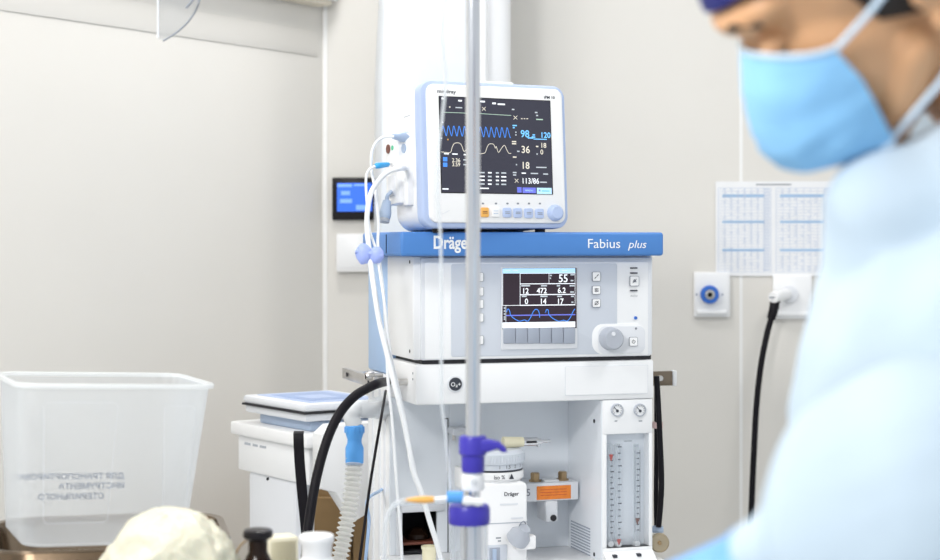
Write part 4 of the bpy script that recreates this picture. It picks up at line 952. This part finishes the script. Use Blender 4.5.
# ------------------------------------------------------------------ the masked person at the right
SKIN = mat('skin', (.68, .38, .20), .5, var=.06, scale=20, sub=.15)
GOWN = mat('gown_fabric', (.50, .605, .70), .8, var=.13, scale=5, bump=.08, bscale=30)
MASKM = mat('mask_fabric', (.27, .56, .86), .75, var=.05, scale=14, bump=.06, bscale=120)
MASKE = mat('mask_edge', (.66, .80, .93), .7)
CAPM = mat('cap_navy', (.018, .022, .16), .7)
HAIR = mat('dark_hair', (.02, .013, .009), .6)
GLOVE = mat('glove_blue', (.16, .42, .82), .4)
EYEW = mat('eye_white', (.8, .78, .75), .3)
SCRUB = mat('trouser_blue', (.16, .30, .52), .8)
SHOE = mat('shoe_white', (.75, .76, .77), .5)

def capsule(bm, p0, r0, p1, r1, seg=20):
    p0, p1 = Vector(p0), Vector(p1); L = (p1 - p0).length; ax = (p1 - p0).normalized()
    prof = []
    for k in range(7): a_ = R(-90 + 90 * k / 6); prof.append((max(0, r0 * math.cos(a_)), r0 * math.sin(a_)))
    for k in range(7): a_ = R(90 * k / 6); prof.append((max(0, r1 * math.cos(a_)), L + r1 * math.sin(a_)))
    mb_ = MB(); mb_.lathe(prof, p0, ax, SKIN, seg); me = bpy.data.meshes.new('t'); mb_.bm.to_mesh(me); mb_.bm.free(); bm.from_mesh(me); bpy.data.meshes.remove(me)
def ell(bm, c, rad, M3=None, sub=3):
    b2 = bmesh.new(); bmesh.ops.create_icosphere(b2, subdivisions=sub, radius=1)
    for v in b2.verts:
        q_ = Vector((v.co.x * rad[0], v.co.y * rad[1], v.co.z * rad[2])); v.co = (M3 @ q_ if M3 else q_) + Vector(c)
    me = bpy.data.meshes.new('t'); b2.to_mesh(me); b2.free(); bm.from_mesh(me); bpy.data.meshes.remove(me)
def remesh(bm, name, vox, m_, smooth=6, fold=0.0, parent=None, ff=9.0):
    me = bpy.data.meshes.new('t'); bm.to_mesh(me); bm.free()
    o = bpy.data.objects.new('t', me); COL.objects.link(o)
    md = o.modifiers.new('r', 'REMESH'); md.mode = 'VOXEL'; md.voxel_size = vox
    sm = o.modifiers.new('s', 'SMOOTH'); sm.iterations = smooth; sm.factor = .5
    m2 = bpy.data.meshes.new_from_object(o.evaluated_get(bpy.context.evaluated_depsgraph_get()))
    bpy.data.objects.remove(o); bpy.data.meshes.remove(me)
    if fold:
        nn = [v.normal.copy() for v in m2.vertices]
        for v, n_ in zip(m2.vertices, nn):
            p = v.co; q_ = Vector((p.x * ff + p.z * 3, p.y * ff * .7, p.z * ff * .45 - p.x * 4))
            w_ = 1 - abs(noise.noise(q_)) * 2.2; w2 = noise.noise(q_ * 2.1)
            v.co = p + n_ * fold * (w_ * .8 + w2 * .5)
    m2.name = name; m2.materials.clear(); m2.materials.append(m_); m2.shade_smooth()
    o = bpy.data.objects.new(name, m2); COL.objects.link(o)
    if parent: o.parent = parent
    return o

# head axes: f forward, u up, l towards the person's left (the camera side)
HO = W(889, -13, 1.22)
pit, til, yw = R(36), R(12), R(-6)
f0 = Vector((-math.cos(pit), 0, -math.sin(pit))); u0 = Vector((-math.sin(pit), 0, math.cos(pit))); l0 = Vector((0, -1, 0))
fv = (f0 * math.cos(yw) + l0 * math.sin(yw)).normalized(); lv = (l0 * math.cos(yw) - f0 * math.sin(yw)).normalized(); uv = u0
uv, lv = (uv * math.cos(til) + lv * math.sin(til)), (lv * math.cos(til) - uv * math.sin(til))
M3 = Matrix((fv, lv, uv)).transposed()                 # columns f, l, u
def H(f, l, u): return HO + M3 @ Vector((f, l, u))
def HE(bm, c, rad, rot=None, sub=3): ell(bm, H(*c), rad, M3 @ rot if rot else M3, sub)

pers = tag(bpy.data.objects.new('person', None), 'person in pale blue surgical gown, face mask and navy cap leaning over work', 'person')
COL.objects.link(pers); pers.empty_display_size = .1
NB = Vector((.435, 1.26, 1.425)); SH_N, SH_F = Vector((.43, 1.085, 1.40)), Vector((.41, 1.42, 1.40))
EL_N, WR_N = Vector((.42, .97, 1.225)), Vector((.178, 1.045, 1.153))
EL_F, WR_F = Vector((.42, 1.50, 1.12)), Vector((.25, 1.36, 1.0))
PEL = Vector((.49, 1.24, .98)); CH = Vector((.375, 1.24, 1.25))
bm = bmesh.new()
HE(bm, (.002, 0, .050), (.104, .078, .088)); HE(bm, (.045, 0, -.005), (.066, .066, .075)); HE(bm, (.055, 0, -.055), (.044, .046, .040))
HE(bm, (.078, 0, -.078), (.018, .024, .016)); HE(bm, (.082, 0, .050), (.036, .060, .020))
for s_ in (-1, 1):
    HE(bm, (.070, s_ * .042, -.012), (.026, .024, .022)); HE(bm, (.098, s_ * .026, .042), (.012, .022, .0075))
    capsule(bm, H(.02, s_ * .054, -.035), .018, H(.062, s_ * .03, -.075), .018)
    # ear with rim
    for k in range(9):
        a0, a1 = R(-120 + k * 32), R(-120 + (k + 1) * 32)
        if k < 8: capsule(bm, H(-.016 + .013 * math.cos(a0 + 1.9), s_ * (.080 + .004 * math.sin(k)), .004 + .028 * math.sin(a0 + 1.9)), .0048, H(-.016 + .013 * math.cos(a1 + 1.9), s_ * (.080 + .004 * math.sin(k + 1)), .004 + .028 * math.sin(a1 + 1.9)), .0048, 10)
    HE(bm, (-.010, s_ * .0745, .0), (.017, .0055, .026)); HE(bm, (-.004, s_ * .078, -.024), (.009, .005, .010)); HE(bm, (.004, s_ * .076, .0), (.005, .005, .007))
capsule(bm, H(.098, 0, .030), .008, H(.113, 0, -.004), .0115); HE(bm, (.114, 0, -.008), (.011, .012, .010))
for s_ in (-1, 1): HE(bm, (.104, s_ * .012, -.011), (.010, .008, .008))
HE(bm, (.103, 0, -.040), (.014, .024, .006)); HE(bm, (.101, 0, -.050), (.013, .021, .006))
capsule(bm, H(-.030, 0, -.03), .060, NB, .062); capsule(bm, H(-.02, 0, -.01), .062, NB + Vector((.02, 0, .01)), .058)
capsule(bm, NB, .06, CH, .10); ell(bm, CH + Vector((.02, 0, .02)), (.105, .15, .17)); capsule(bm, CH, .11, PEL, .12)
for S_, E_, Wr in ((SH_N, EL_N, WR_N), (SH_F, EL_F, WR_F)):
    capsule(bm, NB, .05, S_, .055); capsule(bm, S_, .050, E_, .042); capsule(bm, E_, .042, Wr, .025)
for s_ in (-.09, .09):
    capsule(bm, PEL + Vector((0, s_, -.03)), .085, (.48, 1.24 + s_, .52), .055); capsule(bm, (.48, 1.24 + s_, .52), .055, (.50, 1.24 + s_, .10), .038)
    capsule(bm, (.50, 1.24 + s_, .055), .036, (.37, 1.24 + s_, .032), .026)
# the hands are part of the body (palm and five fingers each)
def hand(bm, Wr, d_, n_, grow=0.0, curl=.5, thumb=1):
    """Wr wrist, d_ pointing direction, n_ back-of-hand normal"""
    d_ = d_.normalized(); n_ = (n_ - d_ * n_.dot(d_)).normalized(); s_ = d_.cross(n_)
    for k in range(4):
        o_ = (k - 1.5) * .019; base = Wr + d_ * (.088 - abs(k - 1.2) * .004) + s_ * o_
        capsule(bm, Wr + d_ * .012 + s_ * o_ * .6, .0165 + grow, base, .0125 + grow, 12)
        L_ = (.040, .045, .042, .033)[k]; a_ = 0; p = base
        for j in range(3):
            a_ += curl * (.7 + .25 * j); q_ = p + (d_ * math.cos(a_) - n_ * math.sin(a_)) * L_ * (1, .68, .52)[j]
            capsule(bm, p, .0096 - j * .001 + grow, q_, .0088 - j * .001 + grow, 10); p = q_
    t0 = Wr + d_ * .025 + s_ * thumb * -.022; t1 = t0 + (d_ * .7 - s_ * thumb * .6 - n_ * .35).normalized() * .042; t2 = t1 + (d_ * .9 - s_ * thumb * .1 - n_ * .5).normalized() * .033; t3 = t2 + (d_ * .8 + s_ * thumb * .2 - n_ * .6).normalized() * .026
    capsule(bm, t0, .016 + grow, t1, .0125 + grow, 12); capsule(bm, t1, .0115 + grow, t2, .0102 + grow, 10); capsule(bm, t2, .0102 + grow, t3, .0088 + grow, 10)
HN = (WR_N, Vector((-.075, .03, -.042)), Vector((-.25, -.25, 1)), 1); HF = (WR_F, Vector((-.07, -.03, -.03)), Vector((-.2, .2, 1)), -1)
for wr, d_, n_, th in (HN, HF): hand(bm, wr, d_, n_, 0, .5, th)
body = remesh(bm, 'body', .0036, SKIN, 5, parent=pers)
# eyes half closed, lids, brows
for s_ in (-1, 1):
    c_ = H(.0915, s_ * .031, .022); mb_ = MB()
    mb_.lathe([(0, -.0115), (.008, -.0083), (.0115, 0), (.0105, .0047), (.0055, .0101)], c_, H(.2, s_ * .031, -.02) - c_, EYEW, 20); mb_.lathe([(.0057, .0101), (.003, .0111), (0, .0115)], c_, H(.2, s_ * .031, -.02) - c_, HAIR, 20); mb_.build('eye', pers, label='dark eye looking down')
    b2 = bmesh.new(); ell(b2, (0, 0, 0), (.0128, .0155, .0128))
    bmesh.ops.bisect_plane(b2, geom=b2.verts[:] + b2.edges[:] + b2.faces[:], plane_co=(0, 0, -.003), plane_no=Vector((.6, 0, 1)).normalized(), clear_inner=True)
    b2.transform(Matrix.Translation(c_) @ M3.to_4x4()); mb_ = MB(); mb_.add(b2, SKIN); mb_.build('eyelid', pers)
    mb_ = MB(); mb_.tube([H(.1015, s_ * .018, .0145), H(.1035, s_ * .030, .0125), H(.0985, s_ * .044, .0145)], .0026, HAIR, 8); mb_.build('eyelashes', pers)
    mb_ = MB(); mb_.tube([H(.108, s_ * .010, .044), H(.1095, s_ * .022, .048), H(.106, s_ * .036, .0495), H(.094, s_ * .051, .044)], lambda q_: .0052 - q_ * .03, HAIR, 8); mb_.build('eyebrow', pers)
# hair below the cap and the cap itself
def shell(name, rad, c, planes, m_, th=.003):
    b2 = bmesh.new(); ell(b2, (0, 0, 0), rad, None, 5)
    for co, no in planes:
        bmesh.ops.bisect_plane(b2, geom=b2.verts[:] + b2.edges[:] + b2.faces[:], plane_co=co, plane_no=Vector(no).normalized(), clear_inner=True)
    b2.transform(Matrix.Translation(H(*c)) @ M3.to_4x4()); bmesh.ops.solidify(b2, geom=b2.faces[:], thickness=th)
    mb_ = MB(); mb_.add(b2, m_); return mb_.build(name, pers, 60)
shell('hair', (.1075, .0815, .091), (.001, 0, .050), [((0, 0, -.062), (-.5, 0, 1)), ((.044, 0, 0), (-1, 0, .35))], HAIR, -.003)
shell('surgical_cap', (.113, .087, .097), (.002, 0, .052), [((.09, 0, .015), (.20, 0, 1)), ], CAPM)
# mask
bm = bmesh.new(); NS, NT = 36, 22; grid = []
def lerp(tab, t):
    for (a_, va), (b_, vb) in zip(tab, tab[1:]):
        if t <= b_: k = (t - a_) / (b_ - a_); return va + (vb - va) * k
    return tab[-1][1]
for j in range(NT + 1):
    t = j / NT; row = []
    fc_ = lerp([(0, .111), (.15, .122), (.3, .133), (.55, .143), (.8, .134), (1, .100)], t); uc = lerp([(0, .025), (.3, -.012), (.55, -.045), (.8, -.068), (1, -.080)], t)
    us = lerp([(0, .004), (1, -.078)], t); fs = lerp([(0, .066), (.35, .062), (1, .066)], t)
    for i in range(NS + 1):
        s_ = -1 + 2 * i / NS; c_ = math.cos(s_ * math.pi / 2); k = abs(s_) ** 2.0
        side = .069 + .006 * math.sin(t * math.pi) - .010 * t
        f_ = fs + (fc_ - fs) * max(0, c_) ** .72; l_ = side * math.sin(s_ * math.pi / 2); u_ = uc * (1 - k) + us * k
        pl = .0022 * ((t * 4) % 1.0 - .5) * (1 - k)
        row.append(bm.verts.new(H(f_ + pl, l_ + .003 * noise.noise(Vector((s_ * 4, t * 6, 1))), u_)))
    grid.append(row)
for a_, b_ in zip(grid, grid[1:]):
    for i in range(NS): bm.faces.new((a_[i], a_[i + 1], b_[i + 1], b_[i]))
bmesh.ops.recalc_face_normals(bm, faces=bm.faces[:]); edge_top = [v.co.copy() for v in grid[0]]; edge_bot = [v.co.copy() for v in grid[-1]]
bmesh.ops.solidify(bm, geom=bm.faces[:], thickness=.0015)
mb_ = MB(); mb_.add(bm, MASKM); mb_.tube(edge_top, .0022, MASKE, 8, smooth=False); mb_.tube(edge_bot, .0022, MASKE, 8, smooth=False)
mk = mb_.build('face_mask', pers, 70, label='pale blue pleated face mask')
for s_ in (-1, 1):
    for pts in ([(.066, s_ * .067, .002), (.022, s_ * .079, .016), (.002, s_ * .081, .030), (-.012, s_ * .082, .036)], [(.066, s_ * .056, -.076), (.035, s_ * .062, -.066), (.012, s_ * .072, -.055), (.000, s_ * .079, -.036), (-.012, s_ * .081, -.026)]):
        mm = MB(); mm.tube([H(*p) for p in pts], .0024, MASKE, 10); mm.build('ear_loop', mk)
# gown
bm = bmesh.new(); G = .018
capsule(bm, NB + Vector((-.01, 0, -.03)), .072, CH, .11); ell(bm, CH + Vector((.008, 0, -.02)), (.150, .195, .165)); capsule(bm, CH + Vector((.02, 0, 0)), .14, PEL, .165); ell(bm, PEL, (.165, .20, .20))
capsule(bm, W(927, 215, 1.2), .055, CH + Vector((-.03, 0, 0)), .1); capsule(bm, Vector((.345, 1.21, 1.37)), .07, CH + Vector((-.03, 0, 0)), .105)
for S_, E_, Wr in ((SH_N, EL_N, WR_N), (SH_F, EL_F, WR_F)):
    capsule(bm, NB, .062, S_, .082); capsule(bm, S_, .084, E_, .084)
    m1 = E_.lerp(Wr, .66); capsule(bm, E_, .09, m1, .082 if S_ is SH_N else .06); capsule(bm, m1, .046, E_.lerp(Wr, .97), .028)
capsule(bm, PEL, .185, (.49, 1.24, .42), .235)
ell(bm, (.49, 1.24, .40), (.24, .25, .08))
gown = remesh(bm, 'gown', .006, GOWN, 8, .017, pers, 7.0)
mb_ = MB(); cp_ = [H(-.030, 0, -.03).lerp(NB, .80) + Vector((.072 * math.cos(t / 24 * 6.2832) - .012, .070 * math.sin(t / 24 * 6.2832), .014 * -math.cos(t / 24 * 6.2832))) for t in range(25)]
mb_.tube(cp_, .007, GOWN, 10, smooth=False); mb_.build('gown_collar', pers)
for (wr, d_, n_, th), E_ in ((HN, EL_N), (HF, EL_F)):
    b2 = bmesh.new(); hand(b2, wr, d_, n_, .0022, .5, th); capsule(b2, wr + (E_ - wr).normalized() * .035, .031, wr, .0275); remesh(b2, 'glove', .0028, GLOVE, 4, parent=pers)
for s_ in (-.09, .09):
    b2 = bmesh.new(); capsule(b2, (.48, 1.24 + s_, .52), .072, (.50, 1.24 + s_, .13), .058); remesh(b2, 'trouser_leg', .006, SCRUB, 4, .004, pers)
    b2 = bmesh.new(); capsule(b2, (.51, 1.24 + s_, .05), .048, (.36, 1.24 + s_, .038), .036); capsule(b2, (.50, 1.24 + s_, .05), .048, (.50, 1.24 + s_, .10), .05)
    ob = remesh(b2, 'shoe', .005, SHOE, 4, 0, pers)
    zmin = .003
    for v in ob.data.vertices: v.co.z = max(zmin, v.co.z)

# ------------------------------------------------------------------ light, camera, render look
def area(name, loc, target, size, power, col=(1, 1, 1), shape='RECTANGLE', sy=None):
    L = bpy.data.lights.new(name, 'AREA'); L.shape = shape; L.size = size; L.energy = power; L.color = col
    if sy: L.size_y = sy
    o = bpy.data.objects.new(name, L); COL.objects.link(o); o.location = loc
    o.rotation_euler = (Vector(target) - Vector(loc)).to_track_quat('-Z', 'Y').to_euler(); return o
for i, (x, y) in enumerate(((-1.1, 1.9), (1.2, 2.5), (-.2, 3.4))):  # unseen panels out of frame, added to light the scene from above
    fx = thing('added_ceiling_panel', ('unseen lit ceiling panel added above the instrument table', 'unseen lit ceiling panel added above the gowned person', 'unseen lit ceiling panel added above the anaesthesia machine')[i], 'lamp', None, Vector((x, y, 2.75)), 'added ceiling panels')
    m = MB(); m.box((-.31, -.31, -.02), (.31, .31, 0), FRAMEG, .004); m.build('frame', fx)
    m = MB(); m.box((-.28, -.28, -.0215), (.28, .28, -.018), LAMP); m.build('diffuser', fx)
    area('panel_light', (x, y, 2.72), (x, y, 0), .56, (13, 9, 9)[i], (1, .98, .95))
area('added_front_lamp', (-.8, .6, 2.2), (.05, 2.85, 1.0), .4, 25, (1, .985, .96), 'DISK')  # unseen lamp, added to throw frontal light into the machine bay
wd = bpy.data.worlds.new('World'); scene.world = wd; wd.use_nodes = True
bg = wd.node_tree.nodes['Background']; bg.inputs['Color'].default_value = (.90, .95, 1.0, 1); bg.inputs['Strength'].default_value = .8

cam = bpy.data.cameras.new('Camera'); co = bpy.data.objects.new('Camera', cam); COL.objects.link(co)
co.location = (0, 0, CAMZ); co.rotation_euler = (R(90), 0, 0)
cam.sensor_width = 36; cam.lens = 36 * FPX / 940; cam.shift_y = -(280 - HY) / 940; cam.clip_start = .05; cam.clip_end = 50
cam.dof.use_dof = True; cam.dof.focus_distance = 2.86; cam.dof.aperture_fstop = 4.6
scene.camera = co
vs = scene.view_settings; vs.view_transform = 'Standard'; vs.look = 'None'; vs.gamma = 1; vs.use_curve_mapping = False; vs.exposure = 0.0
